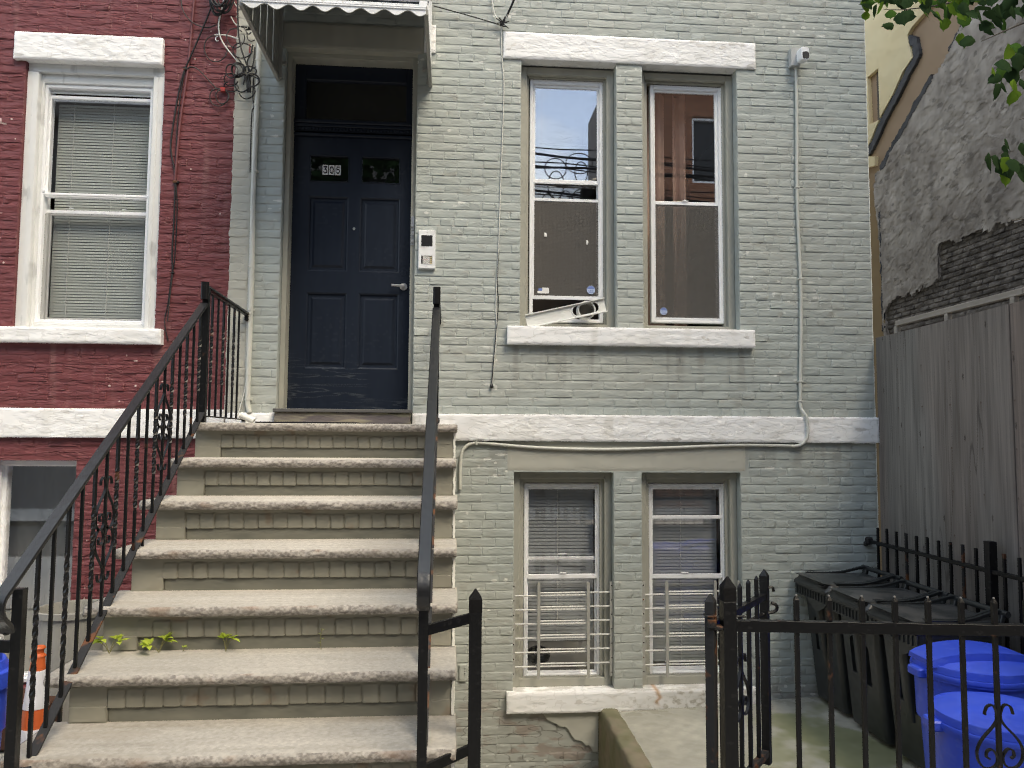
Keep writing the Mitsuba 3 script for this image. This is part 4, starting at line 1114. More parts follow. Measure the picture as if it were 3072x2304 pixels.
for k in range(NS):
    xl = {0: -1.60, 1: -1.625, 2: -1.672, 3: -1.664, 4: -1.67, 5: -1.678}.get(k, -1.68)
    xr = {0: 0.040, 1: 0.032, 2: 0.041, 3: 0.036, 4: 0.040, 5: 0.036}.get(k, 0.034)
    obj('tread', mk_tread(k, xl, xr), M_TREAD, S, smooth=45)
    yf = Y1 - k * TR + OH
    zt, zb = Z1 - k * RS - TH, Z1 - (k + 1) * RS
    # body behind, the recessed base strip, the soldier bricks and the end piers
    obj('riser_base', box(-1.44, -0.10, yf + 0.014, yf + 0.075, zb - 0.01, zb + 0.066), M_RISER_BAND, S)
    obj('riser_body', box(-1.598, 0.012, yf + 0.008, yf + 0.076, zb + 0.0665, zt + 0.004), M_RISER, S)
    off = rng.uniform(0, 0.05)
    x = -1.435 - off * 0.4
    nb = 0
    while x < -0.125:
        w = 0.0765 + rng.uniform(-0.004, 0.004)
        x2 = min(x + w, -0.098)
        obj('riser_brick', brick(x + 0.0012, x2 - 0.0012, zb + 0.060 + rng.uniform(-.002, .002), zt - 0.020 + rng.uniform(-.006, .004), yf + 0.001, 0.0085, 0.006, 0.002, 0.004), M_RISER, S, smooth=50)
        x = x2
    # mortar smear under the slab, scalloped
    xs2 = np.linspace(-1.56, 0.01, 120)
    sm = zt - 0.012 - 0.008 * np.abs(np.sin((xs2 - off) * np.pi / 0.0765)) - 0.004 * (meshkit.noise(np.c_[xs2 * 20, xs2 * 0 + k, xs2 * 0]))
    obj('mortar_smear', prism_y(Polygon(np.r_[np.c_[xs2, sm], [(0.01, zt + 0.003), (-1.56, zt + 0.003)]]), yf - 0.003, yf + 0.01), M_RISER, S)
    hgt = (zt - zb)
    for xa, xb in ((-1.604, -1.442), (-0.096, 0.018)):
        for r in range(2):
            obj('pier_brick', brick(xa, xb, zb + 0.002 + r * hgt / 2, zb + (r + 1) * hgt / 2 - 0.004, yf + 0.001, 0.03, 0.007, 0.003, 0.006), M_RISER, S, smooth=50)
        obj('pier_body', box(xa + 0.004, xb - 0.004, yf + 0.003, yf + 0.0755, zb - 0.01, zt), M_RISER, S)
    xe = np.linspace(zb + 0.003, zt - 0.003, 14)
    ragged = [(0.016 + rng.uniform(-.003, .003), z) for z in xe] + [(0.029 + rng.uniform(-.002, .002), z) for z in xe[::-1]]
    obj('paint_ridge', prism_y(Polygon(ragged), yf - 0.005, yf + 0.02), M_CHALK, S)
obj('landing_slab', box(-1.60, 0.030, -1.02, -0.01, Z1 - 0.04, Z1 - 0.0015), M_TREAD, S)
core = [(-0.012, -1.0), (-0.012, Z1 - TH - 0.012)]
for k in range(NS):
    yk = Y1 - k * TR + OH + 0.078
    core += [(yk, Z1 - k * RS - TH - 0.012), (yk, Z1 - (k + 1) * RS - 0.022)]
core += [(core[-1][0], -1.0)]
obj('core', prism_x(Polygon(core), -1.60, 0.010), M_RISER, S)
obj('door_mat', box(-1.272, -0.62, -0.90, -0.45, Z1 + 0.0005, Z1 + 0.012, .004), M_RUBBER, None, label='thin black rubber mat on the top landing', cat='door mat')
tb = thing('plastic_tube', 'short white plastic tube lying at the left end of the landing', 'tube')
m = lathe([(0.016, 0), (0.0215, 0), (0.0215, 0.088), (0.018, 0.094), (0.016, 0.094), (0.016, 0)], 18)
m.apply_transform(trimesh.transformations.rotation_matrix(math.radians(90), (0, 1, 0)))
m.apply_transform(trimesh.transformations.rotation_matrix(math.radians(24), (0, 1, 0)))
m.apply_translation((-1.362, -0.90, 1.688))
obj('shell', m, M_PVC, tb, smooth=40)


# ------------------------------------------------------------------ iron work
SQ = 0.0065


def square_bar(x, y, z0, z1, h=SQ, yaw=0.0):
    m = box(-h, h, -h, h, z0, z1, 0.0012)
    m.apply_transform(trimesh.transformations.rotation_matrix(yaw, (0, 0, 1)))
    m.apply_translation((x, y, 0))
    return m


def twisted_bar(x, y, z0, z1, h=SQ, turns=2.2):
    n = 44
    zs = np.linspace(z0, z1, n)
    t = np.clip((np.linspace(0, 1, n) - 0.26) / 0.50, 0, 1)
    rings = []
    for z, a in zip(zs, t * turns * 2 * np.pi):
        tw = 1.18 if 0 < a < turns * 2 * np.pi - 1e-6 else 1.0
        rings.append([(x + tw * h * 1.414 * math.cos(a + math.pi / 4 + q * math.pi / 2), y + tw * h * 1.414 * math.sin(a + math.pi / 4 + q * math.pi / 2), z) for q in range(4)])
    return loft(rings)


LY = [(.244, .85), (.225, .93), (.185, .985), (.106, 1.0), (.050, .925), (.026, .81), (.085, .685), (.282, .484), (.375, .34), (.395, .22), (.36, .095), (.257, .005), (.131, .01), (.055, .09), (.055, .20), (.131, .295), (.22, .275), (.238, .19), (.181, .15)]


def lyre(place, h, flip=False, thick=0.0035, wide=0.012, normal=(0, 1, 0)):
    out = []
    for s in (-1, 1):
        p = spline([place(s * a * h, (1 - b if flip else b) * h) for a, b in LY], 5)
        out.append(sweep([(-wide / 2, -thick / 2), (wide / 2, -thick / 2), (wide / 2, thick / 2), (-wide / 2, thick / 2)], p, side=normal))
    return out


def hand_line(y): return 2.412 + (y + 1.0) * 0.6815
def string_line(y): return 1.690 + (y + 1.03) * 0.7450


def railing(name_label, x, mirror, lean=0.0):
    K = thing('stair_railing', name_label, 'railing', 'railings of the entrance stairs')
    X = lambda y: x + lean * (y + 1.0)
    prof = np.array([(-0.026, -0.006), (-0.022, -0.012), (0.022, -0.012), (0.026, -0.006), (0.0235, 0.005), (0.014, 0.0125), (0, 0.0145), (-0.014, 0.0125), (-0.0235, 0.005)])
    end = [(X(-3.085), -3.085, hand_line(-3.085)), (X(-3.11), -3.116, 0.970), (X(-3.11), -3.128, 0.940), (X(-3.11), -3.118, 0.908), (X(-3.1), -3.092, 0.886), (X(-3.09), -3.070, 0.868), (X(-3.09), -3.060, 0.845)] if not mirror else [(X(-3.02), -3.020, hand_line(-3.02)), (X(-3.03), -3.045, 0.996), (X(-3.04), -3.055, 0.962), (X(-3.03), -3.048, 0.928), (X(-3.02), -3.03, 0.905)]
    pth = [(X(y), y, hand_line(y)) for y in np.linspace(-1.045, -2.95, 24)] + list(spline(np.array(end), 4))
    hr = sweep(prof, pth, side=(1, 0, 0))
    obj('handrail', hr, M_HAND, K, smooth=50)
    if not mirror:
        obj('scroll_end', lathe([(0.0, -0.010), (0.009, -0.007), (0.012, 0), (0.009, 0.007), (0.0, 0.010)], 14).apply_translation((X(-3.09) - 0.003, -3.062, 0.842)), M_IRON, K, smooth=True)
    # upper post with its cap, landing rail and bars back to the wall
    obj('top_cap', sweep(rrect(0.048, 0.032, 0.014, 4), [(x, -1.040, 2.415), (x, -1.040, 2.526)], side=(1, 0, 0)), M_IRON, K, smooth=50)
    obj('post', square_bar(x, -1.005, 1.592, 2.500, 0.0195), M_IRON, K)
    obj('landing_rail', sweep(prof * np.array([0.72, 0.9]), [(x, -1.02, 2.503), (x, -0.02, 2.489)], side=(1, 0, 0)), M_IRON, K, smooth=50)
    obj('under_rail', box(x - 0.010, x + 0.010, -0.985, -0.04, 2.468, 2.474), M_IRON, K)
    obj('landing_bottom_rail', box(x - 0.014, x + 0.014, -1.02, -0.02, 1.672, 1.680, .002), M_RUST, K)
    obj('wall_bracket', [box(x - 0.016, x + 0.016, -0.055, 0.0, 2.43, 2.476, .008), box(x - 0.014, x + 0.014, -0.05, 0.004, 1.66, 1.70, .004)], M_IRON, K)
    for i, y in enumerate((-0.875, -0.748, -0.622, -0.496, -0.368, -0.243)):
        obj('baluster', (twisted_bar if i % 2 == 0 else square_bar)(x, y, 1.680, 2.470), M_IRON, K, smooth=30)
    obj('bottom_flat', sweep([(-0.019, -0.004), (0.019, -0.004), (0.019, 0.004), (-0.019, 0.004)], [(X(y), y, string_line(y)) for y in np.linspace(-1.005, -2.985, 12)], side=(1, 0, 0)), M_RUST, K)
    for k in range(17):
        y = -1.105 - k * 0.1105
        z0, z1 = string_line(y) + 0.004, hand_line(y) - 0.010
        if k in (7, 14):
            z0 = max(z0 - 0.10, Z1 - math.ceil((Y1 - y) / TR) * RS)
        obj('baluster', (twisted_bar if k % 2 == 0 else square_bar)(X(y), y, z0, z1), M_IRON, K, smooth=30)
        if k in (5, 11):
            zc = (string_line(y) + hand_line(y)) / 2 + 0.005
            obj('scroll', lyre(lambda s, v: (X(y), y + s, zc + v), 0.235, normal=(1, 0, 0)), M_IRON, K, smooth=40)
            obj('scroll', lyre(lambda s, v: (X(y), y + s, zc - 0.236 + v), 0.235, True, normal=(1, 0, 0)), M_IRON, K, smooth=40)
    yn = -2.99 if not mirror else -2.985
    obj('newel', square_bar(X(yn), yn, -0.9, 0.985 if not mirror else 0.985, 0.0185), M_IRON, K)
    return K


railing('left black iron stair railing with twisted bars and scrolls against the red wall', -1.570, False, 0.004)
railing('right black iron stair railing seen end on, its worn handrail shining', -0.1035, True, -0.0035)


def pointed_post(x, y, z0, z1, h, head=1.12):
    """A square post with a pyramid-pointed head."""
    m = [box(x - h, x + h, y - h, y + h, z0, z1 - 3.6 * h, 0.001)]
    q = h * head
    c = np.array([(-1, -1), (1, -1), (1, 1), (-1, 1)])
    rings = [[(x + a * w, y + b * w, z) for a, b in c] for z, w in ((z1 - 3.6 * h, q), (z1 - 1.6 * h, q), (z1 - 1.4 * h, q * 0.92), (z1, q * 0.08))]
    return m, loft(rings)


M_HEAD = mat('dull_black_iron', (0.008, 0.008, 0.0085), 0.75, 0.12)
FP = thing('gate_post', 'black pointed iron post joined to the right stair railing by two short bars', 'post')
pb, ph = pointed_post(0.108, -2.80, -1.0, 0.932, 0.0255, 1.02)
obj('post', pb, M_IRON, FP)
obj('post_head', ph, M_HEAD, FP)
for (za, zb) in ((0.836, 0.790), (0.318, 0.268)):
    obj('cross_bar', sweep(rrect(0.014, 0.042, 0.003), [(-0.092, -2.985, (za + zb) / 2 - 0.002), (0.090, -2.81, (za + zb) / 2 + 0.004)], side=(0.69, -0.72, 0)), M_IRON, FP, smooth=40)

# front fence
M_WORN = mat('worn_picket_tip', (0.16, 0.155, 0.15), 0.6, 0.3)
F = thing('front_fence', 'black iron front fence with pointed pickets and a scroll, before the bins', 'fence')
fy = lambda x: -2.95 - 0.125 * (x - 1.16) + 0.05 * max(0, x - 2.1)
pb, ph = pointed_post(1.1145, -2.95, -1.0, 1.000, 0.0265, 0.98)
obj('post', pb, M_IRON, F)
obj('post_head', ph, M_HEAD, F)
xs3 = np.linspace(1.14, 3.36, 40)
obj('top_rail', sweep(rrect(0.032, 0.044, 0.002), [(x, fy(x), 0.806) for x in xs3], side=(0, 1, 0)), M_RUST if False else M_IRON, F, smooth=30)
obj('rail_rust', [sweep([(-0.017, 0.0), (0.017, 0.0), (0.017, 0.0012), (-0.017, 0.0012)], [(x, fy(x), 0.8292) for x in np.linspace(a, a + w, 4)], side=(0, 1, 0)) for a, w in ((1.20, .035), (1.31, .03), (1.56, .02), (1.72, .05))], M_RUST, F)
obj('bottom_rail', sweep(rrect(0.032, 0.040, 0.002), [(x, fy(x), -0.30) for x in xs3], side=(0, 1, 0)), M_IRON, F, smooth=30)
for k in range(16):
    x = 1.385 + k * 0.1275
    if x > 3.3: break
    y = fy(x)
    h = 0.0082
    m = [box(x - h, x + h, y - h, y + h, -0.50, 0.784, .001), box(x - h * 1.15, x + h * 1.15, y - h * 1.15, y + h * 1.15, 0.829, 0.912, .001),
         loft([[(x + a * w, y + b * w, z) for a, b in ((-1, -1), (1, -1), (1, 1), (-1, 1))] for z, w in ((0.912, h * 1.15), (0.930, h * 0.2))])]
    obj('picket', m, M_IRON, F)
    obj('picket_tip', box(x - 0.004, x + 0.004, y - 0.004, y + 0.004, 0.924, 0.932, .002), M_WORN, F)
    if k == 6:
        obj('scroll', lyre(lambda s, v: (x + s, y - 0.004, 0.278 + v), 0.240, thick=0.006, wide=0.012), M_IRON, F, smooth=40)
obj('latch_stub', box(1.142, 1.185, -2.96, -2.945, 0.838, 0.846, .002), M_IRON, F)

# the gate, swung inwards
Gt = thing('iron_gate', 'black iron gate standing open behind the front fence post, with a scroll', 'gate')
hx, hy, ex, ey = 1.045, -2.945, 1.500, -2.385
gd = np.array([ex - hx, ey - hy]); gl = np.hypot(*gd); gd /= gl
gyaw = math.atan2(gd[1], gd[0])
gp = lambda u: (hx + gd[0] * u, hy + gd[1] * u)


def gbar(u, z0, z1, h, point=0.0):
    x, y = gp(u)
    m = [square_bar(0, 0, z0, z1 - point, h)]
    if point:
        m.append(loft([[(a * w, b * w, z) for a, b in ((-1, -1), (1, -1), (1, 1), (-1, 1))] for z, w in ((z1 - point, h), (z1, h * 0.15))]))
    m = join(m)
    m.apply_transform(trimesh.transformations.rotation_matrix(gyaw, (0, 0, 1)))
    m.apply_translation((x, y, 0))
    return m


obj('stile', gbar(0.0, -0.42, 0.930, 0.0185, 0.028), M_RUST, Gt)
obj('stile', gbar(gl, 0.030, 0.930, 0.0185, 0.028), M_IRON, Gt)
for k in range(5):
    obj('picket', gbar(gl * (k + 1) / 6, 0.095, 0.918, 0.0085, 0.016), M_IRON, Gt)
for z in (0.806, 0.082):
    a, b = gp(0.015), gp(gl - 0.015)
    obj('rail', sweep(rrect(0.030, 0.030, 0.002), [(a[0], a[1], z), (b[0], b[1], z)], side=(-gd[1], gd[0], 0)), M_RUST if z < 0.5 else M_IRON, Gt, smooth=30)
obj('scroll', lyre(lambda s, v: (gp(gl * 0.5 + s)[0], gp(gl * 0.5 + s)[1], 0.345 + v), 0.262, thick=0.006, wide=0.013, normal=(-gd[1], gd[0], 0)), M_IRON, Gt, smooth=40)
obj('hinge', [box(1.028, 1.125, -2.972, -2.930, 0.792, 0.808, .003), tube([(1.040, -2.972, 0.806), (1.040, -2.972, 0.835)], 0.018, 10), box(1.02, 1.062, -2.970, -2.925, 0.842, 0.850, .002)], M_RUST, Gt, smooth=30)
lx, ly = gp(gl)
obj('latch_chain', tube([(lx + 0.01, ly, 0.842), (lx + 0.040, ly, 0.845), (lx + 0.046, ly, 0.825)], 0.007, 7, 4), M_IRON, Gt, smooth=40)
obj('latch', [tube([(lx - 0.02, ly - 0.01, 0.722), (lx + 0.045, ly - 0.012, 0.735), (lx + 0.055, ly - 0.012, 0.76), (lx + 0.03, ly - 0.01, 0.775)], 0.008, 7, 4), tube([(lx - 0.11, ly - 0.07, 0.70), (lx - 0.02, ly - 0.02, 0.722)], 0.010, 7)], M_IRON, Gt, smooth=40)
obj('drop_bolt', [tube([(*gp(gl * 0.30), 0.10), (*gp(gl * 0.52), 0.115)], 0.022, 9)], M_RUST, Gt, smooth=40)

# side fence along the hoarding
SF = thing('side_fence', 'black iron side fence with plain square pickets along the plywood hoarding', 'fence')
obj('top_rail', box(3.343, 3.377, -3.30, -0.03, 0.728, 0.753, .002), M_IRON, SF)
obj('bottom_rail', box(3.343, 3.377, -3.30, -0.03, -0.32, -0.295, .002), M_IRON, SF)
for k in range(24):
    y = -0.141 - k * 0.1262
    if abs(y + 1.411) < 0.03: continue
    obj('picket', square_bar(3.36, y, -0.47, 0.865 + rng.uniform(-.006, .004), 0.0085), M_IRON if k not in (3, 8) else M_RUST, SF)
obj('post', [square_bar(3.36, -1.411, -0.55, 0.925, 0.026)], M_IRON, SF)
obj('wall_anchor', [box(3.325, 3.38, -0.045, 0.0, 0.715, 0.775, .012), box(3.315, 3.345, -0.03, 0.004, 0.70, 0.74, .01)], M_RUST, SF)

# left fence stub towards the red house
LF = thing('left_fence', 'black iron fence stub with a diagonal brace at the left foot of the stairs', 'fence')
for z in (0.775, 0.205):
    obj('rail', sweep(rrect(0.016, 0.045, 0.003), [(-1.60, -2.99, z), (-2.9, -2.80, z)], side=(0.145, 0.99, 0)), M_IRON, LF, smooth=30)
obj('brace', sweep(rrect(0.012, 0.022, 0.003), [(-1.60, -2.985, 0.235), (-1.80, -2.955, 0.50)], side=(0.145, 0.99, 0)), M_IRON, LF, smooth=30)
obj('picket', [square_bar(-1.60 - 0.125 * k - 0.20, -2.96 + 0.018 * k, -0.4, 0.90, 0.0075) for k in range(1, 8)], M_IRON, LF)

# ------------------------------------------------------------------ hoarding and neighbour
HB = thing('plywood_hoarding', 'tall weathered grey plywood hoarding right of the grey house', 'hoarding')
for ya, yb in ((-1.527, -0.018), (-2.75, -1.533), (-3.97, -2.756)):
    n = 40
    ys = np.linspace(ya, yb, n)
    topz = 2.386 + 0.004 * np.sin(ys * 3) - 0.012 * (ys + 0.0) * 0.6
    bow = 0.006 * np.sin((ys - ya) / (yb - ya) * np.pi * 2.3)
    v = []
    for yy, tz, bo in zip(ys, topz, bow):
        v.append([(3.452 + bo, yy, -0.55), (3.452 + bo, yy, tz), (3.470 + bo, yy, tz), (3.470 + bo, yy, -0.55)])
    obj('board', loft(v), M_PLY, HB, smooth=30)
obj('beam', box(3.474, 3.512, -1.62, -0.268, 2.447, 2.487, .003), M_LUMBER, HB)
obj('beam', box(3.474, 3.512, -4.0, -1.624, 2.449, 2.490, .003), M_LUMBER, HB)
for y in (-0.265, -0.885, -1.528, -2.14, -2.75):
    obj('stud', box(3.475, 3.510, y - 0.019, y + 0.019, -0.55, 2.446, .002), M_LUMBER, HB)
SP = thing('house_side_trim', 'narrow chipped white corner edge of the grey house beside the hoarding', 'trim')
ez = np.linspace(-0.55, 5.3, 260)
obj('edge', prism_y(Polygon([(3.4435, z) for z in ez] + [(3.4495 + 0.0045 * (meshkit.noise(np.array([[z * 24, 1, 2]]))[0] - 0.3), z) for z in ez[::-1]]), 0.004, 0.02), M_CHALK, SP)

NB = thing('neighbour_building', 'tall building side wall of yellow, tan and rough grey stucco across the vacant lot', 'building')
obj('wall', box(6.5, 7.2, -6.5, 14, -1.3, 12), M_TAN, NB, label='tan stuccoed side wall')
yb = [(2.2, 10.5), (2.9, 8.3), (3.38, 7.54), (3.72, 7.44), (4.03, 7.39), (4.12, 7.33), (4.10, 7.21), (4.02, 6.95), (4.26, 6.86), (4.54, 6.63), (4.87, 6.44), (5.16, 6.18), (5.27, 6.09), (5.30, 6.00), (5.03, 5.90), (5.045, 5.76), (5.43, 5.835), (7.5, 5.9), (14, 6.3), (14, 10.5)]
ypoly = Polygon(yb).difference(Polygon([(4.872, 6.415), (5.155, 6.455), (5.175, 7.225), (4.875, 7.222)]))
obj('yellow_stucco', prism_x(ypoly, 6.44, 6.499), M_YELLOW, NB, label='pale yellow stucco with a ragged edge')
Wn = holder('window', NB, 'narrow window deep in the yellow stucco')
obj('frame', [box(6.492, 6.498, 4.88, 5.012, 6.42, 6.44), box(6.492, 6.498, 4.88, 5.012, 7.13, 7.22), box(6.492, 6.498, 4.965, 5.012, 6.44, 7.13)], M_BARK, Wn)
obj('pane', box(6.494, 6.496, 4.88, 4.965, 6.44, 7.13), M_BLACKPLASTIC, Wn)
tl = LineString([(4.09, 7.25), (3.98, 7.17), (3.93, 6.95), (4.17, 6.80), (4.45, 6.60), (4.78, 6.40), (5.07, 6.15), (5.22, 6.06)])
t2 = tl.buffer(0.062)
t2 = Polygon([(a + rng.uniform(-.012, .012), b + rng.uniform(-.012, .012)) for a, b in np.array(t2.segmentize(0.05).exterior.coords)[:-1]]).buffer(0)
obj('tar_strip', prism_x(t2, 6.452, 6.4985), M_TAR, NB, label='old tar flashing line')
gb = [(1.2, 12), (1.6, 8.4), (2.3, 7.15), (2.65, 6.935), (3.04, 6.78), (3.17, 6.65), (3.40, 6.50), (3.69, 6.41), (3.97, 6.22), (4.23, 6.04), (4.57, 5.83), (4.86, 5.65), (5.03, 5.61), (5.07, 5.23), (5.02, 5.0), (4.96, 4.45), (4.905, 3.88), (4.91, 3.1), (4.9, -1.3), (-6.4, -1.3), (-6.4, 12)]
gpoly = Polygon(gb)
dark = Polygon([(-6.4, 4.4), (1.0, 4.12), (2.12, 4.10), (2.9, 4.13), (3.57, 4.19), (3.585, 3.75), (3.75, 3.66), (3.96, 3.63), (4.53, 3.63), (4.75, 3.55), (4.88, 3.46), (4.9, 2.0), (4.9, -1.3), (-6.4, -1.3)])
dark = Polygon([(a + rng.uniform(-.05, .05), b + rng.uniform(-.045, .045)) for a, b in np.array(dark.segmentize(0.09).exterior.coords)[:-1]]).buffer(0)
upper = gpoly.difference(dark.buffer(-0.02))


def stucco_grid(poly, cell, x0, amp):
    a0, b0, a1, b1 = poly.bounds
    a0, b0 = max(a0, -2.5), max(b0, 1.5)
    b1 = min(b1, 9.5)
    A, Bz = np.meshgrid(np.arange(a0, a1 + cell, cell), np.arange(b0, b1 + cell, cell), indexing='ij')
    P = np.stack([np.full_like(A, x0), A, Bz], -1)
    jit = np.stack([0 * A, rng.uniform(-.3, .3, A.shape) * cell, rng.uniform(-.3, .3, A.shape) * cell], -1)
    P = P + jit
    n = meshkit.fbm(P * np.array([1, 5.0, 4.2]), 5, 21) - 0.5
    ridge = 1 - np.abs(2 * meshkit.fbm(P[..., [0, 1, 2]] * np.array([1, 2.6, 6.0]) + np.array([0, 0.4, 0]) * P[..., 2:3], 4, 5) - 1)
    P[..., 0] -= amp * n * 2 + amp * 1.1 * ridge
    na, nb = A.shape
    from shapely import contains_xy
    inside = contains_xy(poly, A[:-1, :-1] + cell / 2, Bz[:-1, :-1] + cell / 2)
    i, j = np.meshgrid(np.arange(na - 1), np.arange(nb - 1), indexing='ij')
    q = np.stack([i * nb + j, i * nb + j + 1, (i + 1) * nb + j + 1, (i + 1) * nb + j], -1)[inside]
    return tm(P.reshape(-1, 3), q)


obj('grey_stucco', stucco_grid(upper, 0.035, 6.44, 0.012), M_STUCCO, NB, smooth=True, label='rough hanging grey stucco')
obj('stucco_edge', prism_x(upper, 6.46, 6.4988), M_STUCCO, NB)
t3 = LineString([(2.9, 6.88), (3.20, 6.66)]).buffer(0.02).union(LineString([(3.62, 6.45), (3.97, 6.24), (4.23, 6.06), (4.57, 5.85), (4.83, 5.67)]).buffer(0.045)).union(LineString([(4.93, 5.0), (4.93, 3.2)]).buffer(0.012))
t3 = unary_union([Polygon([(a + rng.uniform(-.022, .022), b + rng.uniform(-.022, .022)) for a, b in np.array(g.segmentize(0.06).exterior.coords)[:-1]]).buffer(0) for g in getattr(t3, 'geoms', [t3])])
obj('tar_strip', prism_x(t3, 6.425, 6.4982), M_TAR, NB, label='ragged black tar along the grey stucco')
db = []
for c in range(44):
    z = 1.5 + c * 0.0677
    y = -2.6 + (c % 2) * 0.1
    while y < 4.9:
        if dark.contains(Point(y + 0.1, z + 0.03)):
            b = brick(-(y + 0.205), -y, z, z + 0.062, 0, 0.02, 0.010, 0.006, 0.02)
            v = np.array(b.vertices)
            db.append(tm(np.c_[6.462 + v[:, 1], -v[:, 0], v[:, 2]], b.faces))
        y += 0.212
obj('bare_brick', db, M_OLDBRICK, NB, smooth=50, kind='stuff', label='dark bare brickwork below the stucco')
obj('brick_bed', prism_x(dark, 6.475, 6.4986), M_OLDBRICK, NB)

# ------------------------------------------------------------------ wheelie bins
def rr3(x0, x1, y0, y1, z, r, n=4, zf=None):
    w, h = x1 - x0, y1 - y0
    return [((x0 + x1) / 2 + a, (y0 + y1) / 2 + b, z if zf is None else zf((x0 + x1) / 2 + a, (y0 + y1) / 2 + b)) for a, b in rrect(w, h, r, n)]


def wheelie_bin(yc, hw, label, zt=0.0, dx=0.0):
    K = thing('wheelie_bin', label, 'bin', 'charcoal wheelie bins in the yard')
    gz = ground_z(3.0, yc) + 0.004
    hb_ = hw - 0.035
    body = loft([rr3(2.865 + dx, 3.20 + dx, yc - hb_, yc + hb_, gz + 0.03, 0.03), rr3(2.85 + dx, 3.215 + dx, yc - hb_ - .002, yc + hb_ + .002, gz + 0.10, 0.04), rr3(2.79 + dx, 3.245 + dx, yc - hw + .022, yc + hw - .022, 0.27, 0.045), rr3(2.775 + dx, 3.245 + dx, yc - hw + .02, yc + hw - .02, 0.375 + zt, 0.045)])
    mb = m3.Manifold(m3.Mesh(np.asarray(body.vertices, np.float32), np.asarray(body.faces, np.uint32)))
    if mb.status() == m3.Error.NoError and mb.volume() < 0:
        mb = m3.Manifold(m3.Mesh(np.asarray(body.vertices, np.float32), np.asarray(body.faces[:, ::-1], np.uint32)))
    # the arched grip pocket in the front
    arch = unary_union([sbox(yc - 0.125, -0.10, yc - 0.055, 0.135), Point(yc - 0.09, 0.135).buffer(0.035, 12)])
    col = unary_union([sbox(yc + 0.03, -0.06, yc + 0.115, 0.15), Point(yc + 0.0725, 0.15).buffer(0.0425, 12)])
    for pol, dep in ((arch, 0.075), (col, 0.03)):
        pm = prism_x(pol, 2.70 + dx, 2.845 + dx + dep)
        pm.fix_normals()
        mb = mb - m3.Manifold(m3.Mesh(np.asarray(pm.vertices, np.float32), np.asarray(pm.faces, np.uint32)))
    obj('body', mb, M_BIN, K, smooth=35)
    obj('front_bulge', loft([rr3(2.815 + dx, 2.95 + dx, yc - 0.045, yc + 0.025, -0.16, 0.02), rr3(2.785 + dx, 2.93 + dx, yc - 0.055, yc + 0.028, 0.0, 0.03), rr3(2.755 + dx, 2.92 + dx, yc - 0.060, yc + 0.030, 0.30, 0.035)]), M_BIN, K, smooth=35)
    obj('catch_bar', [tube([(2.862 + dx, yc - 0.125, -0.095), (2.862 + dx, yc - 0.055, -0.095)], 0.010, 8), box(2.85 + dx, 2.90 + dx, yc - 0.127, yc - 0.112, -0.125, -0.06, .003), box(2.85 + dx, 2.90 + dx, yc - 0.068, yc - 0.053, -0.125, -0.06, .003)], M_BLACKPLASTIC, K, smooth=40)
    # rim skirt with a sagging ribbed front
    ys = np.linspace(yc - hw, yc + hw, 40)
    u = (ys - yc) / hw
    low = 0.335 + zt - 0.075 * np.clip(1 - np.abs((u + 0.35) / 0.55), 0, 1) ** 0.7
    obj('front_skirt', prism_x(Polygon(np.r_[np.c_[ys, low], [(yc + hw, 0.412 + zt), (yc - hw, 0.412 + zt)]]), 2.722 + dx, 2.732 + dx), M_BIN, K)
    for y in np.linspace(yc - hw + 0.04, yc + hw - 0.04, 11):
        obj('skirt_rib', box(2.714 + dx, 2.7215 + dx, y - 0.0025, y + 0.0025, 0.345 + zt, 0.405 + zt, .001), M_BIN, K)
    obj('rim', loft([rr3(2.733 + dx, 3.262 + dx, yc - hw, yc + hw, 0.34 + zt, 0.04), rr3(2.728 + dx, 3.265 + dx, yc - hw - .002, yc + hw + .002, 0.405 + zt, 0.04), rr3(2.715 + dx, 3.268 + dx, yc - hw - .006, yc + hw + .006, 0.418 + zt, 0.04)]), M_BIN, K, smooth=35)
    crown = lambda x, y: 0.488 + zt + 0.020 * (1 - ((y - yc) / hw) ** 2) - 0.012 * (x - 2.74)
    lid = loft([rr3(2.705 + dx, 3.275 + dx, yc - hw - .010, yc + hw + .010, 0.419 + zt, 0.04), rr3(2.700 + dx, 3.275 + dx, yc - hw - .010, yc + hw + .010, 0.440 + zt, 0.04), rr3(2.728 + dx, 3.272 + dx, yc - hw + .004, yc + hw - .004, 0.462 + zt, 0.04), rr3(2.735 + dx, 3.268 + dx, yc - hw + .012, yc + hw - .012, 0.478 + zt, 0.04)] +
               [rr3(2.705 + dx + s * .03, 3.262 + dx - s * .06, yc - hw + .018 + s * .06, yc + hw - .018 - s * .06, 0, 0.025, zf=crown) for s in (0, .5, 1.5, 2.8)])
    obj('lid', lid, M_BIN, K, smooth=30)
    for s, a in ((-1, 0.018), (-1, 0.052), (1, 0.022)):
        y = yc + s * (hw - a)
        pth = spline([(2.80 + dx, y, 0.487 + zt), (2.95 + dx, y + s * 0.004, 0.483 + zt), (3.08 + dx, y - s * 0.01, 0.492 + zt), (3.18 + dx, y - s * 0.022, 0.515 + zt), (3.262 + dx, y - s * 0.030, 0.534 + zt), (3.300 + dx, y - s * 0.030, 0.515 + zt)], 5)
        obj('lid_ridge', sweep([(-0.012, -0.012), (0.012, -0.012), (0.006, 0.008), (-0.006, 0.008)], pth, side=(0, 1, 0)), M_BIN, K, smooth=40)
    obj('lid_scoop', [loft([rr3(2.698 + dx, 2.775 + dx, yc - hw + .02, yc - hw + .115, 0.4665 + zt, 0.02), rr3(2.698 + dx, 2.775 + dx, yc - hw + .02, yc - hw + .115, 0.4745 + zt, 0.02)])], M_BLACKPLASTIC, K)
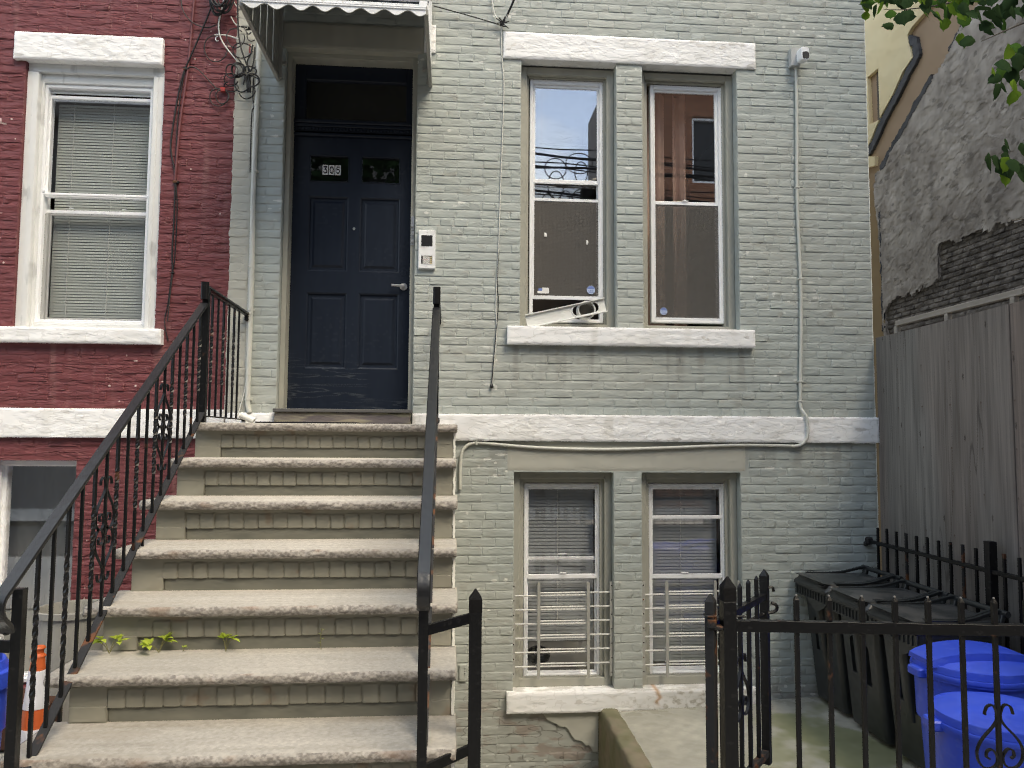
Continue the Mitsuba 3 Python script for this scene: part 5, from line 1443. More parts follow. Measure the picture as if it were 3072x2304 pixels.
    obj('handle_bar', tube([(3.288 + dx, yc - hw - 0.005, 0.528 + zt), (3.288 + dx, yc + hw + 0.005, 0.528 + zt)], 0.0185, 14), M_BIN, K, smooth=40)
    for s in (-1, 1):
        obj('handle_arm', sweep(rrect(0.05, 0.03, 0.01), [(3.235 + dx, yc + s * (hw - 0.045), 0.40 + zt), (3.265 + dx, yc + s * (hw - 0.045), 0.46 + zt), (3.287 + dx, yc + s * (hw - 0.045), 0.525 + zt)], side=(0, 1, 0)), M_BIN, K, smooth=40)
    for s in (-1, 1):
        w = lathe([(0.0, -0.022), (0.085, -0.022), (0.095, -0.012), (0.095, 0.012), (0.085, 0.022), (0.0, 0.022)], 24)
        w.apply_transform(trimesh.transformations.rotation_matrix(math.pi / 2, (1, 0, 0)))
        w.apply_translation((3.215 + dx, yc + s * (hb_ + 0.0), gz + 0.095))
        obj('wheel', w, M_RUBBER, K, smooth=35)
    obj('side_clip', box(2.80 + dx, 2.845 + dx, yc - hw - 0.006, yc - hw + 0.006, 0.27, 0.335 + zt, .002), M_BLACKPLASTIC, K)
    obj('side_clip', box(2.94 + dx, 2.965 + dx, yc - hw - 0.006, yc - hw + 0.01, 0.24, 0.335 + zt, .002), M_BLACKPLASTIC, K)


wheelie_bin(-0.275, 0.258, 'charcoal wheelie bin nearest the house wall, farthest of the three', 0.008, 0.015)
wheelie_bin(-0.835, 0.258, 'charcoal wheelie bin in the middle of the row of three')
wheelie_bin(-1.385, 0.258, 'charcoal wheelie bin nearest the front fence, behind the blue cans', 0.0, -0.005)


def round_can(cx, cy, r, z0, zr, label, yaw, band=True, group='round blue cans behind the front fence', mirror=False):
    K = thing('round_can', label, 'bin', group)
    obj('body', lathe([(0.0, z0), (r * 0.74, z0), (r * 0.76, z0 + 0.01), (r * 0.86, zr - 0.27), (r * 0.925, zr - 0.265), (r * 0.945, zr - 0.03), (r * 0.99, zr - 0.025), (r * 0.99, zr - 0.008)], 64, (cx, cy, 0)), M_BLUE, K, smooth=30)
    obj('rim', lathe([(r * 0.97, zr - 0.012), (r * 1.005, zr - 0.012), (r * 1.012, zr), (r * 1.0, zr + 0.010), (r * 0.93, zr + 0.012)], 64, (cx, cy, 0)), M_BLUE, K, smooth=30)
    obj('lid', lathe([(r * 0.975, zr + 0.0125), (r * 0.965, zr + 0.040), (r * 0.955, zr + 0.048), (r * 0.925, zr + 0.050), (r * 0.915, zr + 0.046), (r * 0.80, zr + 0.062), (r * 0.5, zr + 0.078), (r * 0.2, zr + 0.085), (0.0005, zr + 0.086)], 64, (cx, cy, 0)), M_BLUE, K, smooth=30)
    n = 20
    rings = []
    for i in range(n):
        t = -0.965 + 1.93 * i / (n - 1)
        w = 0.150 * (1 - 0.25 * abs(t))
        z = zr + 0.050 + 0.062 * (1 - t * t) ** 0.6
        sec = [(-w, zr + 0.040), (-w + 0.012, z + 0.004), (w - 0.012, z + 0.004), (w, zr + 0.040)]
        rings.append([(cx + (t * r) * math.cos(yaw) - s * math.sin(yaw), cy + (t * r) * math.sin(yaw) + s * math.cos(yaw), zz) for s, zz in sec])
    if band:
        obj('lid_band', loft(rings), M_BLUE, K, smooth=30)
    for s in (-1, 1):
        a = yaw + s * math.pi / 2 * 0 + (0 if s > 0 else math.pi)
        m = box(r * 0.93, r * 1.11, -0.055, 0.055, zr - 0.034, zr + 0.014, 0.008)
        m.apply_transform(trimesh.transformations.rotation_matrix(a, (0, 0, 1)))
        m.apply_translation((cx, cy, 0))
        obj('handle', m, M_BLUE, K)


round_can(2.815, -1.985, 0.300, -0.46, 0.327, 'round blue can with a raised lid band, behind another blue can', math.radians(178), True)
round_can(2.545, -2.555, 0.300, -0.46, 0.255, 'round blue can with a domed lid, in front and right behind the fence scroll', math.radians(172), False)
K = thing('round_can', 'blue round bin at the far left edge beside the stair foot', 'bin')
r, cx, cy, zr = 0.285, -2.735, -1.42, 0.185
obj('body', lathe([(0, -0.5), (r * .78, -0.5), (r * .86, -0.1), (r * .93, -0.09), (r * .95, zr)], 56, (cx, cy, 0)), M_BLUE, K, smooth=30)
obj('rim', lathe([(r * .96, zr - .04), (r * 1.03, zr - .035), (r * 1.04, zr), (r * 1.03, zr + 0.05), (r * .9, zr + 0.06)], 56, (cx, cy, 0)), M_BLUE, K, smooth=30)
obj('lid', lathe([(r * .94, zr + 0.05), (r * .86, zr + 0.10), (r * .4, zr + .15), (.001, zr + .16)], 56, (cx, cy, 0)), M_BLUE, K, smooth=30)
obj('handle', box(cx + .14, cx + .235, cy - .05, cy + .05, zr + .07, zr + 0.165, .01), M_BLUE, K)

K = thing('traffic_cone', 'orange and white traffic cone behind the left railing', 'traffic cone')
cz = -0.50
cc = (-2.497, -1.0, 0)
prof = lambda z: 0.036 + (0.258 - 0.06 - z) * 0.105
obj('base', loft([rr3(-2.497 - .17, -2.497 + .17, -1.17, -0.83, cz, 0.03), rr3(-2.497 - .165, -2.497 + .165, -1.165, -0.835, cz + .03, 0.03)]), M_ORANGE, K, smooth=30)
obj('cone', lathe([(prof(-0.47), -0.47), (prof(0.19), 0.190), (0.044, 0.205), (0.028, 0.222), (0.030, 0.240), (0.040, 0.252), (0.034, 0.262), (0.0, 0.263)], 40, cc), M_ORANGE, K, smooth=35)
for za, zb in ((-0.10, 0.122), (-0.36, -0.212)):
    obj('white_sleeve', lathe([(prof(za) + .0005, za), (prof(za) + .003, za + .002), (prof(zb) + .003, zb - .002), (prof(zb) + .0005, zb)], 40, cc), M_REFLECT, K, smooth=35)
obj('planter_box', box(-3.2, -2.60, -0.62, -0.30, -0.50, -0.20, .01), mat('dark_planter', (0.06, 0.03, 0.02), 0.7, 0.2), None, label='low dark wooden box behind the blue bin and cone', cat='box')
tubm = thing('white_tub', 'pale round tub standing behind the left railing in front of the basement window', 'tub')
obj('shell', lathe([(0.0, -0.5), (0.19, -0.5), (0.215, -0.1), (0.235, 0.30), (0.255, 0.305), (0.258, 0.345), (0.24, 0.348), (0.235, 0.33), (0.20, -0.1)], 48, (-2.62, -0.28, 0)), mat('pale_tub', (0.27, 0.27, 0.25), 0.5, 0.3), tubm, smooth=30)

# ------------------------------------------------------------------ cables at the party line
def ell(cx, cz, rx, rz, y, a0=0, a1=360, rot=0, n=40, wob=0.0):
    a = np.radians(np.linspace(a0, a1, n))
    x, z = rx * np.cos(a), rz * np.sin(a)
    c, s = math.cos(rot), math.sin(rot)
    return np.c_[cx + c * x - s * z, np.full(n, y) + wob * np.sin(a * 2), cz + s * x + c * z]


K = thing('cable_coil', 'thick coil of black cable hanging at the top of the red wall', 'cable')
for i in range(9):
    obj('loop', tube(ell(-1.822 + rng.uniform(-.02, .02), 5.06 + rng.uniform(-.02, .03), 0.045 + 0.010 * i % 0.05 + 0.012, 0.20 + rng.uniform(-.03, .04), -0.05 - 0.012 * i, rot=rng.uniform(-.12, .12), n=44), 0.0065, 6, closed=False), M_CABLE_BLACK, K, smooth=True)
obj('tail', tube([(-1.835, -0.05, 4.86), (-1.852, -0.04, 4.79), (-1.848, -0.035, 4.71), (-1.84, -0.03, 4.69)], 0.010, 7, 4), M_CABLE_BLACK, K, smooth=True)
K = thing('hooked_cable', 'pale cable running from the coil to a horizontal hook on the party line', 'cable')
obj('run', tube([(-1.79, -0.09, 5.05), (-1.815, -0.08, 4.90), (-1.842, -0.06, 4.80), (-1.850, -0.05, 4.74), (-1.842, -0.04, 4.68), (-1.815, -0.03, 4.62), (-1.77, -0.025, 4.56), (-1.72, -0.025, 4.50), (-1.67, -0.025, 4.44), (-1.655, -0.025, 4.39)], 0.0055, 6, 5), M_CABLE_WHITE, K, smooth=True)
obj('run', tube([(-1.885, -0.03, 4.686), (-1.84, -0.03, 4.69), (-1.77, -0.03, 4.682), (-1.70, -0.03, 4.660)], 0.006, 6, 4), M_CABLE_WHITE, K, smooth=True)
obj('run', tube([(-1.76, -0.05, 4.99), (-1.74, -0.04, 4.95), (-1.72, -0.03, 4.92)], 0.005, 6, 4), M_CABLE_WHITE, K, smooth=True)
obj('run', tube([(-1.765, -0.03, 4.84), (-1.735, -0.03, 4.79), (-1.715, -0.03, 4.77)], 0.005, 6, 4), M_CABLE_WHITE, K, smooth=True)
obj('hook', tube(ell(-1.863, 4.655, 0.012, 0.020, -0.03, 60, 330, n=16), 0.004, 6), M_STEEL, K, smooth=True)
loops = [((-1.873, 4.580, 0.088, 0.105), -0.02, 70, 392, 0.0040, 'large thin cable loop on the red wall'),
         ((-1.722, 4.668, 0.068, 0.078), -0.03, 40, 375, 0.0042, 'thin cable loop crossing the party line'),
         ((-1.838, 4.188, 0.070, 0.070), -0.02, 0, 360, 0.0042, 'larger of two thin loops below the red tape'),
         ((-1.808, 4.190, 0.050, 0.055), -0.03, -30, 325, 0.0042, 'smaller of two thin loops below the red tape'),
         ((-1.690, 4.405, 0.050, 0.058), -0.04, 0, 360, 0.0065, 'thick black cable ring on the grey strip'),
         ((-1.698, 4.400, 0.042, 0.050), -0.05, 0, 360, 0.0050, 'inner black cable ring on the grey strip'),
         ((-1.745, 4.330, 0.055, 0.050), -0.03, 20, 340, 0.0045, 'cable loop low on the party line'),
         ((-1.745, 4.270, 0.055, 0.038), -0.03, 120, 420, 0.0045, 'lowest cable loop on the party line'),
         ((-1.575, 4.318, 0.052, 0.052), -0.06, 0, 360, 0.0060, 'grey cable loop over the pale pipe'),
         ((-1.620, 4.240, 0.062, 0.062), -0.04, 190, 400, 0.0045, 'open cable arc beside the pale pipe'),
         ((-1.655, 4.300, 0.060, 0.075), -0.05, 30, 380, 0.0055, 'dark cable loop between the black rings and the pipe'),
         ((-1.735, 4.385, 0.045, 0.055), -0.06, -20, 330, 0.0050, 'dark cable loop left of the black rings'),
         ((-1.600, 4.395, 0.050, 0.040), -0.05, 0, 360, 0.0050, 'flat dark cable loop at the top of the tied bundle'),
         ((-1.660, 4.560, 0.075, 0.060), -0.05, 10, 350, 0.0045, 'dark cable loop beside the awning brace')]
for (a, y, a0, a1, rad, lab) in loops:
    obj('cable_loop', tube(ell(*a, y, a0, a1, n=48, wob=0.008, rot=rng.uniform(-.2, .2)), rad, 6), M_CABLE_GREY if 'grey cable' in lab or 'thin' in lab else M_CABLE_BLACK, None, smooth=True, label=lab, cat='cable')
K = thing('cable_bundle', 'bunched black cable tail tied beside the pale pipe', 'cable')
obj('bunch', [tube([(-1.612 + 0.004 * i, -0.05 - 0.006 * (i % 3), 4.36), (-1.618 + 0.006 * i, -0.055, 4.28), (-1.612 + 0.005 * i, -0.05, 4.225)], 0.006, 6, 4) for i in range(5)], M_CABLE_BLACK, K, smooth=True)
obj('tie', [tube([(-1.62, -0.07, 4.37), (-1.585, -0.075, 4.385)], 0.005, 6), tube([(-1.60, -0.07, 4.39), (-1.55, -0.06, 4.43)], 0.004, 6), tube([(-1.575, -0.07, 4.35), (-1.53, -0.06, 4.33)], 0.004, 6)], M_CABLE_BLACK, K, smooth=40)
K = thing('drop_cable', 'black cable dropping from the awning corner to the tied bundle', 'cable')
obj('run', tube([(-1.700, -0.10, 5.00), (-1.693, -0.09, 4.80), (-1.688, -0.08, 4.68), (-1.665, -0.07, 4.56), (-1.63, -0.06, 4.46), (-1.60, -0.05, 4.40)], 0.0062, 6, 5), M_CABLE_BLACK, K, smooth=True)
obj('run', tube([(-1.77, -0.02, 4.56), (-1.71, -0.03, 4.515), (-1.665, -0.03, 4.455), (-1.648, -0.04, 4.41), (-1.64, -0.04, 4.35), (-1.65, -0.04, 4.29)], 0.005, 6, 5), M_CABLE_BLACK, K, smooth=True)
K = thing('service_wires', 'grey wires and black splices beside the awning brace', 'cable')
obj('run', [tube([(-1.590, -0.03, 4.62), (-1.60, -0.03, 4.56), (-1.628, -0.03, 4.48), (-1.612, -0.04, 4.40)], 0.0055, 6, 5), tube([(-1.575, -0.03, 4.60), (-1.578, -0.03, 4.50), (-1.595, -0.03, 4.41)], 0.005, 6, 5), tube([(-1.632, -0.05, 4.70), (-1.625, -0.05, 4.655), (-1.598, -0.05, 4.638), (-1.57, -0.05, 4.65)], 0.0045, 6, 5), tube([(-1.578, -0.02, 4.36), (-1.580, -0.02, 4.2), (-1.57, -0.02, 4.12), (-1.586, -0.015, 4.05), (-1.585, -0.015, 3.6)], 0.0045, 6, 5)], M_CABLE_GREY, K, smooth=True)
obj('splice', [tube([(-1.70 + 0.026 * i, -0.06, 4.748 - 0.002 * i), (-1.682 + 0.026 * i, -0.06, 4.747 - 0.002 * i)], 0.0075 if i % 2 else 0.005, 7) for i in range(5)] + [tube([(-1.655, -0.06, 4.745), (-1.62, -0.06, 4.69), (-1.60, -0.05, 4.71)], 0.005, 6, 3), tube([(-1.64, -0.05, 4.73), (-1.605, -0.05, 4.735)], 0.007, 6)], M_CABLE_BLACK, K, smooth=40)
obj('red_tag', box(-1.617, -1.607, -0.03, -0.025, 4.555, 4.625), M_REDTAPE, K)
K = thing('wall_cable', 'black cables tied together sloping down the red wall beside the window', 'cable')
obj('run', tube([(-1.865, -0.06, 5.02), (-1.95, -0.05, 4.78), (-2.05, -0.03, 4.53), (-2.10, -0.02, 4.41), (-2.135, -0.015, 4.28), (-2.168, -0.012, 4.05), (-2.19, -0.012, 3.83), (-2.185, -0.012, 3.73), (-2.160, -0.012, 3.62), (-2.147, -0.012, 3.48), (-2.145, -0.012, 3.2), (-2.150, -0.012, 2.95), (-2.140, -0.012, 2.80)], 0.0062, 6, 5), M_CABLE_BLACK, K, smooth=True)
obj('run', tube([(-2.10, -0.02, 4.41), (-2.125, -0.012, 4.26), (-2.145, -0.012, 4.0), (-2.150, -0.012, 3.7), (-2.140, -0.012, 3.48), (-2.125, -0.012, 3.3), (-2.130, -0.012, 2.9), (-2.150, -0.012, 2.75), (-2.168, -0.012, 2.55), (-2.185, -0.012, 2.45), (-2.18, -0.012, 2.37), (-2.155, -0.012, 2.27)], 0.0042, 6, 5), M_CABLE_BLACK, K, smooth=True)
obj('run', tube([(-2.14, -0.012, 2.80), (-2.155, -0.012, 2.6), (-2.165, -0.012, 2.42)], 0.0038, 6, 5), M_CABLE_GREY, K, smooth=True)
obj('run', tube([(-2.095, -0.02, 4.40), (-2.06, -0.02, 4.425), (-2.01, -0.02, 4.41), (-1.96, -0.02, 4.365), (-1.90, -0.02, 4.30), (-1.845, -0.02, 4.245)], 0.0045, 6, 5), M_CABLE_GREY, K, smooth=True)
for m in [box(-2.165, -2.120, -0.022, 0.0, 3.495, 3.515, .003), box(-2.155, -2.130, -0.022, 0.0, 2.79, 2.80, .002), box(-2.115, -2.085, -0.03, 0.0, 4.395, 4.418, .004)]:
    obj('clamp', m, M_RUST, K)
obj('red_tape', box(-1.828, -1.790, -0.035, -0.01, 4.232, 4.268, .004), M_REDTAPE, K, label='bright red tape end')
K = thing('painted_cable', 'red painted cable running down the red wall near its top', 'cable')
obj('run', tube([(-2.050, -0.012, 5.15), (-2.056, -0.012, 4.95), (-2.080, -0.012, 4.47), (-2.10, -0.012, 4.25), (-2.125, -0.012, 4.0), (-2.14, -0.012, 3.75), (-2.15, -0.012, 3.50)], 0.0085, 8, 5), M_CABLE_RED, K, smooth=True)
obj('cable_loop', tube([(-2.150, -0.03, 5.10), (-2.148, -0.03, 4.95), (-2.125, -0.03, 4.86), (-2.07, -0.03, 4.79), (-2.00, -0.03, 4.752), (-1.93, -0.03, 4.745), (-1.87, -0.04, 4.765)], 0.0045, 6, 5), M_CABLE_GREY, None, smooth=True, label='thin wire sagging across the top of the red wall', cat='cable')
K = thing('socket_box', 'small grey outlet box low on the grey wall beside the stairs', 'outlet box')
obj('plate', box(0.083, 0.135, -0.020, 0.0, -0.30, -0.175, .003), M_GREY, K)
obj('hole', [tube([(0.125, -0.0205, z), (0.125, -0.0225, z)], 0.004, 8) for z in (-0.205, -0.222, -0.24)], M_BLACKPLASTIC, K)

# ------------------------------------------------------------------ weeds on a step
def leaf_blade(p, d, L, w, sag=0.3, fold=0.25):
    """A pointed leaflet from p along d."""
    d = np.asarray(d, float); d /= np.linalg.norm(d)
    s = np.cross(d, (0, 0, 1.0)); s /= np.linalg.norm(s) + 1e-9
    u = np.cross(s, d)
    v = []
    for t, ww in ((0, .05), (.25, .8), (.5, 1), (.75, .62), (1, 0.02)):
        c = np.asarray(p) + d * L * t + np.array([0, 0, -sag * L * t * t])
        for q in (-1, 0, 1):
            v.append(c + s * w * ww * q * 0.5 + u * abs(q) * w * ww * fold * 0.5)
    f = [[a * 3 + b, a * 3 + b + 1, a * 3 + b + 4, a * 3 + b + 3] for a in range(4) for b in range(2)]
    return tm(v, f)


def weed(x, y, z, h, n, label, rad):
    K = thing('weed', label, 'weed', 'weeds on the step')
    rr = np.random.default_rng(int(abs(x) * 1000))
    for k in range(n):
        a = rr.uniform(0, 2 * np.pi)
        tip = np.array([x + rad * 0.50 * math.cos(a), y + rad * 0.3 * math.sin(a) - 0.012, z + h * rr.uniform(0.55, 1.0)])
        obj('stem', tube([(x, y, z), ((x + tip[0]) / 2, (y + tip[1]) / 2, z + (tip[2] - z) * 0.7), tip], 0.0012, 5, 4), mat('weed_stem', (0.16, 0.15, 0.05), 0.7, 0.2) if 'weed_stem' not in scene else 'weed_stem', K, smooth=True)
        for b in np.linspace(-1.3, 1.3, 5):
            dd = np.array([0.8 * math.cos(a + b), 0.5 * math.sin(a + b) - 0.2, rr.uniform(0.0, 0.9)])
            obj('leaf', leaf_blade(tip, dd, rad * rr.uniform(0.42, 0.66), rad * 0.27), 'weed_leaf', K, smooth=True)


zt6 = Z1 - 5 * RS
weed(-1.555, -2.262, zt6, 0.075, 4, 'bright green weed at the left end of a step by the railing foot', 0.088)
weed(-1.335, -2.258, zt6, 0.062, 4, 'bright green weed with spreading leaves, second from the left on the step', 0.092)
weed(-1.230, -2.250, zt6, 0.028, 2, 'tiny weed seedling between two larger weeds on the step', 0.028)
weed(-1.035, -2.256, zt6, 0.078, 3, 'yellow green weed with three leaf tufts, rightmost on the step', 0.074)
K = thing('weed', 'thin dry weed stalk by the riser near the middle of a step', 'weed')
obj('stem', tube([(-0.60, -2.245, zt6), (-0.602, -2.248, zt6 + 0.05), (-0.598, -2.25, zt6 + 0.10)], 0.0012, 5, 4), 'weed_stem', K)
obj('leaf', [leaf_blade((-0.60, -2.248, zt6 + 0.03 + 0.02 * i), (1 if i % 2 else -1, -0.2, 0.5), 0.018, 0.006) for i in range(4)], 'weed_leaf', K)

# ------------------------------------------------------------------ the street tree at the right
TRE = thing('street_tree', 'street tree branch with broad hanging green leaves at the top right', 'tree')
rt = np.random.default_rng(12)


def heart_leaf(p, d, nrm, L, rr, curl):
    """A broad leaf with a drawn-out tip, folded along its midrib and rolled down at the borders."""
    d = np.asarray(d, float); d /= np.linalg.norm(d)
    nrm = nrm - d * (nrm @ d); nrm /= np.linalg.norm(nrm)
    s = np.cross(d, nrm)
    prof = [(-0.06, .34), (0.04, .80), (0.18, .98), (0.36, 1.0), (0.54, .86), (0.70, .56), (0.82, .26), (0.92, .08), (1.0, .01)]
    v = []
    W = L * 0.46
    for i, (t, w) in enumerate(prof):
        jag = 1 + 0.10 * ((i * 7) % 3 - 1)
        for q in (-1, -0.55, 0, 0.55, 1):
            ww = W * w * jag
            a = q * curl
            xs_ = ww * math.sin(abs(a)) / max(abs(curl), 1e-3) * (1 if q > 0 else -1) if q else 0
            dz_ = -ww * (1 - math.cos(a)) / max(abs(curl), 1e-3)
            base = t if not (i == 0 and q == 0) else 0.03
            c = np.asarray(p) + d * L * base + s * xs_ + nrm * (dz_ - 0.18 * L * t * t + 0.012 * L * math.sin(7 * t + 3 * q))
            v.append(c)
    f = [[a * 5 + b, a * 5 + b + 1, a * 5 + b + 6, a * 5 + b + 5] for a in range(8) for b in range(4)]
    return tm(v, f)


branches = [[(5.1, -3.7, 4.6), (4.0, -2.9, 4.25), (3.2, -2.35, 4.02), (2.75, -2.15, 3.96), (2.50, -2.10, 3.93), (2.38, -2.05, 3.95)],
            [(5.1, -3.7, 4.8), (4.0, -3.0, 4.5), (3.1, -2.5, 4.20), (2.7, -2.2, 4.10), (2.45, -2.1, 4.08)],
            [(4.0, -2.9, 4.25), (3.3, -2.5, 3.86), (2.95, -2.3, 3.74), (2.80, -2.25, 3.68)],
            [(4.9, -3.8, 4.3), (3.9, -3.1, 3.6), (3.3, -2.75, 3.25), (2.72, -2.6, 3.10)],
            [(4.6, -3.8, 3.6), (3.7, -3.1, 2.92), (3.1, -2.75, 2.66), (2.66, -2.6, 2.60)],
            [(4.9, -3.8, 4.5), (4.1, -3.3, 4.0), (3.4, -2.9, 3.60), (2.85, -2.6, 3.42)]]
obj('trunk', tube([(5.3, -4.3, -0.5), (5.28, -4.25, 1.0), (5.2, -4.1, 2.6), (5.1, -3.8, 4.4), (5.2, -3.9, 6.5)], 0.13, 14, 5), M_BARK, TRE, smooth=True)
for b in branches:
    pth = spline(b, 8)
    n = len(pth)
    obj('branch', sweep(circle(1, 7), pth).apply_transform(np.eye(4)) if False else join([tube(pth[i:i + 3], 0.011 * (1 - i / n) ** 1.5 + 0.0016, 6) for i in range(0, n - 2, 2)]), M_BARK, TRE, smooth=True)
leafmats = ['leaf_dark', 'leaf_mid', 'leaf_dark', 'leaf_dark', 'leaf_bright']


def add_leaf(p, L=None):
    L = L or rt.uniform(0.068, 0.102)
    p = np.asarray(p) + np.array([0, 0, 0.045])
    ang = rt.uniform(-2.6, -0.5)
    d = np.array([math.cos(ang) * rt.uniform(.5, 1.0), rt.uniform(-0.5, 0.3), -0.75 + 0.35 * rt.normal()])
    nrm = np.array([rt.normal() * 0.5, -0.75 + 0.5 * rt.normal(), 0.75 + 0.3 * rt.normal()])
    obj('leaf', heart_leaf(p, d, nrm, L, rt, rt.uniform(0.35, 1.15)), leafmats[rt.integers(5)], TRE, smooth=True)


LEAVES = [(2.357, -1.886, 4.05), (2.402, -1.884, 4.035), (2.359, -2.089, 3.919), (2.301, -2.25, 3.784), (2.252, -2.412, 3.674), (2.451, -2.182, 3.806), (2.532, -2.164, 3.861), (2.419, -2.418, 3.691), (2.449, -2.416, 3.685), (2.974, -1.751, 4.13), (2.787, -1.993, 3.907), (2.481, -2.586, 3.585), (2.693, -2.446, 3.69), (2.961, -2.068, 3.829), (2.99, -2.122, 3.849), (3.013, -2.159, 3.809), (2.74, -2.175, 3.715), (2.621, -2.405, 3.575), (2.343, -1.976, 4.054), (2.246, -2.407, 3.787), (2.575, -2.061, 4.016), (2.505, -2.26, 3.868), (2.956, -1.834, 4.163), (2.589, -2.405, 3.781), (2.744, -2.275, 3.859), (2.913, -2.141, 3.966), (2.617, -2.591, 3.681), (3.025, -2.123, 3.968), (3.054, -2.139, 3.933), (2.612, -2.737, 3.589), (3.04, -2.255, 3.899), (2.588, -2.749, 3.528), (2.914, -2.398, 3.744), (2.643, -2.444, 3.698), (2.618, -2.308, 3.813), (2.421, -2.223, 3.865), (2.577, -1.886, 4.047), (2.512, -2.528, 3.674), (2.598, -2.646, 3.599), (2.735, -2.261, 3.893), (2.803, -2.51, 3.487), (2.643, -2.654, 3.382), (2.711, -2.598, 3.371), (2.591, -2.679, 3.308), (2.694, -2.47, 3.372), (2.705, -2.497, 3.328), (2.795, -2.465, 3.373), (2.837, -2.469, 3.391), (2.642, -2.678, 3.21), (2.675, -2.548, 3.242), (2.735, -2.611, 3.378), (2.592, -2.558, 2.896), (2.64, -2.542, 2.892), (2.61, -2.637, 2.848), (2.603, -2.692, 2.819), (2.676, -2.511, 2.868), (2.705, -2.536, 2.848), (2.803, -2.468, 2.857), (2.782, -2.533, 2.967), (2.64, -2.704, 2.793), (2.729, -2.496, 2.832)]   # (x, y, z) where the photograph shows one, in metres
for p in LEAVES:
    add_leaf(np.array(p))
    # a second, smaller one beside it where the foliage is thick
    for _ in range(2 if p[2] > 3.85 else 1 if rt.random() < .4 else 0):
        add_leaf(np.array(p) + rt.normal(0, 0.04, 3) + np.array([0.03, 0, 0.025]), rt.uniform(0.055, 0.085))
for k in range(46):
    add_leaf(np.array([rt.uniform(2.55, 3.3), rt.uniform(-2.6, -1.9), 0]) * np.array([1, 1, 0]) + np.array([0, 0, rt.uniform(3.93, 4.2)]))
for k in range(70):
    b = branches[k % 6]
    pth = spline(b, 8)
    p = pth[rt.integers(0, len(pth) * 2 // 3)] + rt.normal(0, 0.09, 3)
    if p[0] > 3.3:
        add_leaf(p, rt.uniform(0.08, 0.11))
fol = []
for k in range(1500):
    a = rt.normal(0, 1, 3); a *= rt.uniform(0.5, 1) ** 0.5 / np.linalg.norm(a)
    p = np.array([7.3, -4.9, 7.2]) + a * np.array([2.0, 1.5, 1.8])
    fol.append(heart_leaf(p, np.array([rt.normal(), rt.normal(), -0.6]), np.array([rt.normal() * .4, rt.normal() * .4, 1.0]), 0.15, rt, 0.5))
obj('crown', fol, 'leaf_dark', TRE, kind='stuff')

# ------------------------------------------------------------------ across the street (seen as reflections)
OB = thing('opposite_building', 'orange brick building across the street', 'building')
op = sbox(4.6, -0.5, 22, 12.5)
wn = [(x, z) for x in (7.3, 10.3, 13.3) for z in (1.2, 5.2, 9.4)]
for x, z in wn:
    op = op.difference(sbox(x, z, x + 1.15, z + 2.1))
obj('wall', prism_y(op, -16.6, -16.2), M_OPP, OB)
obj('cornice', box(4.5, 22, -16.9, -15.7, 12.5, 13.2, .05), M_OPPGREY, OB)
obj('return_wall', box(4.6, 4.9, -19.2, -16.61, -0.5, 12.4), M_OPPGREY, OB)
for x, z in wn:
    w = holder('window', OB)
    obj('frame', ring(x + .01, x + 1.14, z + .01, z + 2.09, .07, .07, .08, .08, -16.5, -16.28, .01), M_VINYL, w)
    obj('pane', box(x + .08, x + 1.07, -16.42, -16.40, z + .09, z + 2.01), M_BLACKPLASTIC, w)
OB = thing('opposite_house', 'low grey brick house across the street left of the orange building', 'house')
obj('wall', [box(1.2, 4.55, -24, -16.2, -0.5, 8.0), box(-24, 1.19, -24, -16.2, -0.5, 10.5)], M_OPPGREY, OB)
obj('cornice', [box(1.25, 4.55, -16.5, -15.8, 8.01, 8.5, .05), box(-24, 1.2, -16.5, -15.8, 10.51, 11.0, .05)], M_OPPGREY, OB)
CB = thing('overhead_cables', 'bundle of overhead utility cables along the street', 'cable')
cab = []
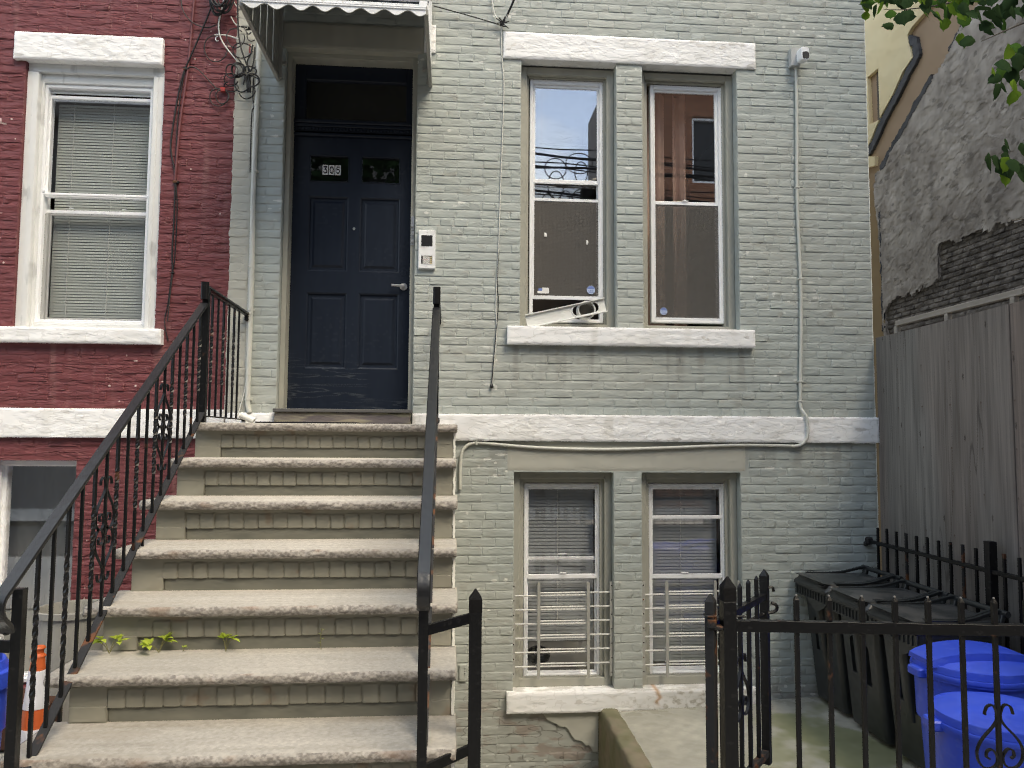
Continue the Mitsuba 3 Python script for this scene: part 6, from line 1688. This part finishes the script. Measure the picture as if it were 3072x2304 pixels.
for k in range(14):
    z0, y = 6.35 + 0.10 * k + rt.uniform(-.06, .06), -9.2 + rt.uniform(-.35, .35)
    sl = -0.055 + 0.012 * (k % 3)
    cab.append(tube([(x, y, z0 + sl * x + 0.03 * math.sin(x * 2.2 + k)) for x in np.linspace(-6, 14, 40)], 0.014 + 0.012 * (k % 4 == 0), 5))
for k in range(10):
    cx_, cz_ = 2.9 + rt.uniform(-1.0, 0.7), 6.75 + rt.uniform(-.4, .55)
    cab.append(tube(ell(cx_, cz_, rt.uniform(.12, .32), rt.uniform(.15, .3), -9.2, n=30), 0.012, 5))
cab.append(join([tube(spline(rt.normal(0, 0.12, (7, 3)) + np.array([2.95, -9.2, 6.72]), 4), 0.03, 5) for _ in range(6)]))
obj('cables', cab, M_CABLE_BLACK, CB, kind='stuff')
ST = thing('far_tree', 'leafy tree across the street', 'tree')
obj('trunk', tube([(8.6, -12.5, -0.5), (8.55, -12.5, 3), (8.6, -12.6, 6)], 0.14, 10, 4), M_BARK, ST, smooth=True)
FT = thing('kerb_tree', 'leafy tree at the kerb behind the viewer', 'tree')
obj('trunk', tube([(-3.3, -9.4, -0.6), (-3.25, -9.4, 3), (-3.2, -9.5, 6.5)], 0.15, 10, 4), M_BARK, FT, smooth=True)
fol = []
for k in range(3000):
    a = rt.normal(0, 1, 3); a *= rt.uniform(0.1, 1) ** 0.45 / np.linalg.norm(a)
    p = np.array([-3.6, -9.8, 7.0]) + a * np.array([3.0, 2.0, 2.2])
    fol.append(heart_leaf(p, np.array([rt.normal(), rt.normal(), -0.8]), np.array([rt.normal() * .5, rt.normal() * .5, 1.0]), 0.20, rt, 0.4))
obj('crown', fol, 'leaf_dark', FT, kind='stuff')
fol = []
for k in range(2600):
    a = rt.normal(0, 1, 3); a *= rt.uniform(0.2, 1) ** 0.45 / np.linalg.norm(a)
    p = np.array([8.3, -12.6, 5.6]) + a * np.array([2.4, 2.0, 2.6])
    fol.append(heart_leaf(p, np.array([rt.normal(), rt.normal(), -0.8]), np.array([rt.normal() * .5, rt.normal() * .5, 1.0]), 0.22, rt, 0.4))
obj('crown', fol, 'leaf_mid', ST, kind='stuff')
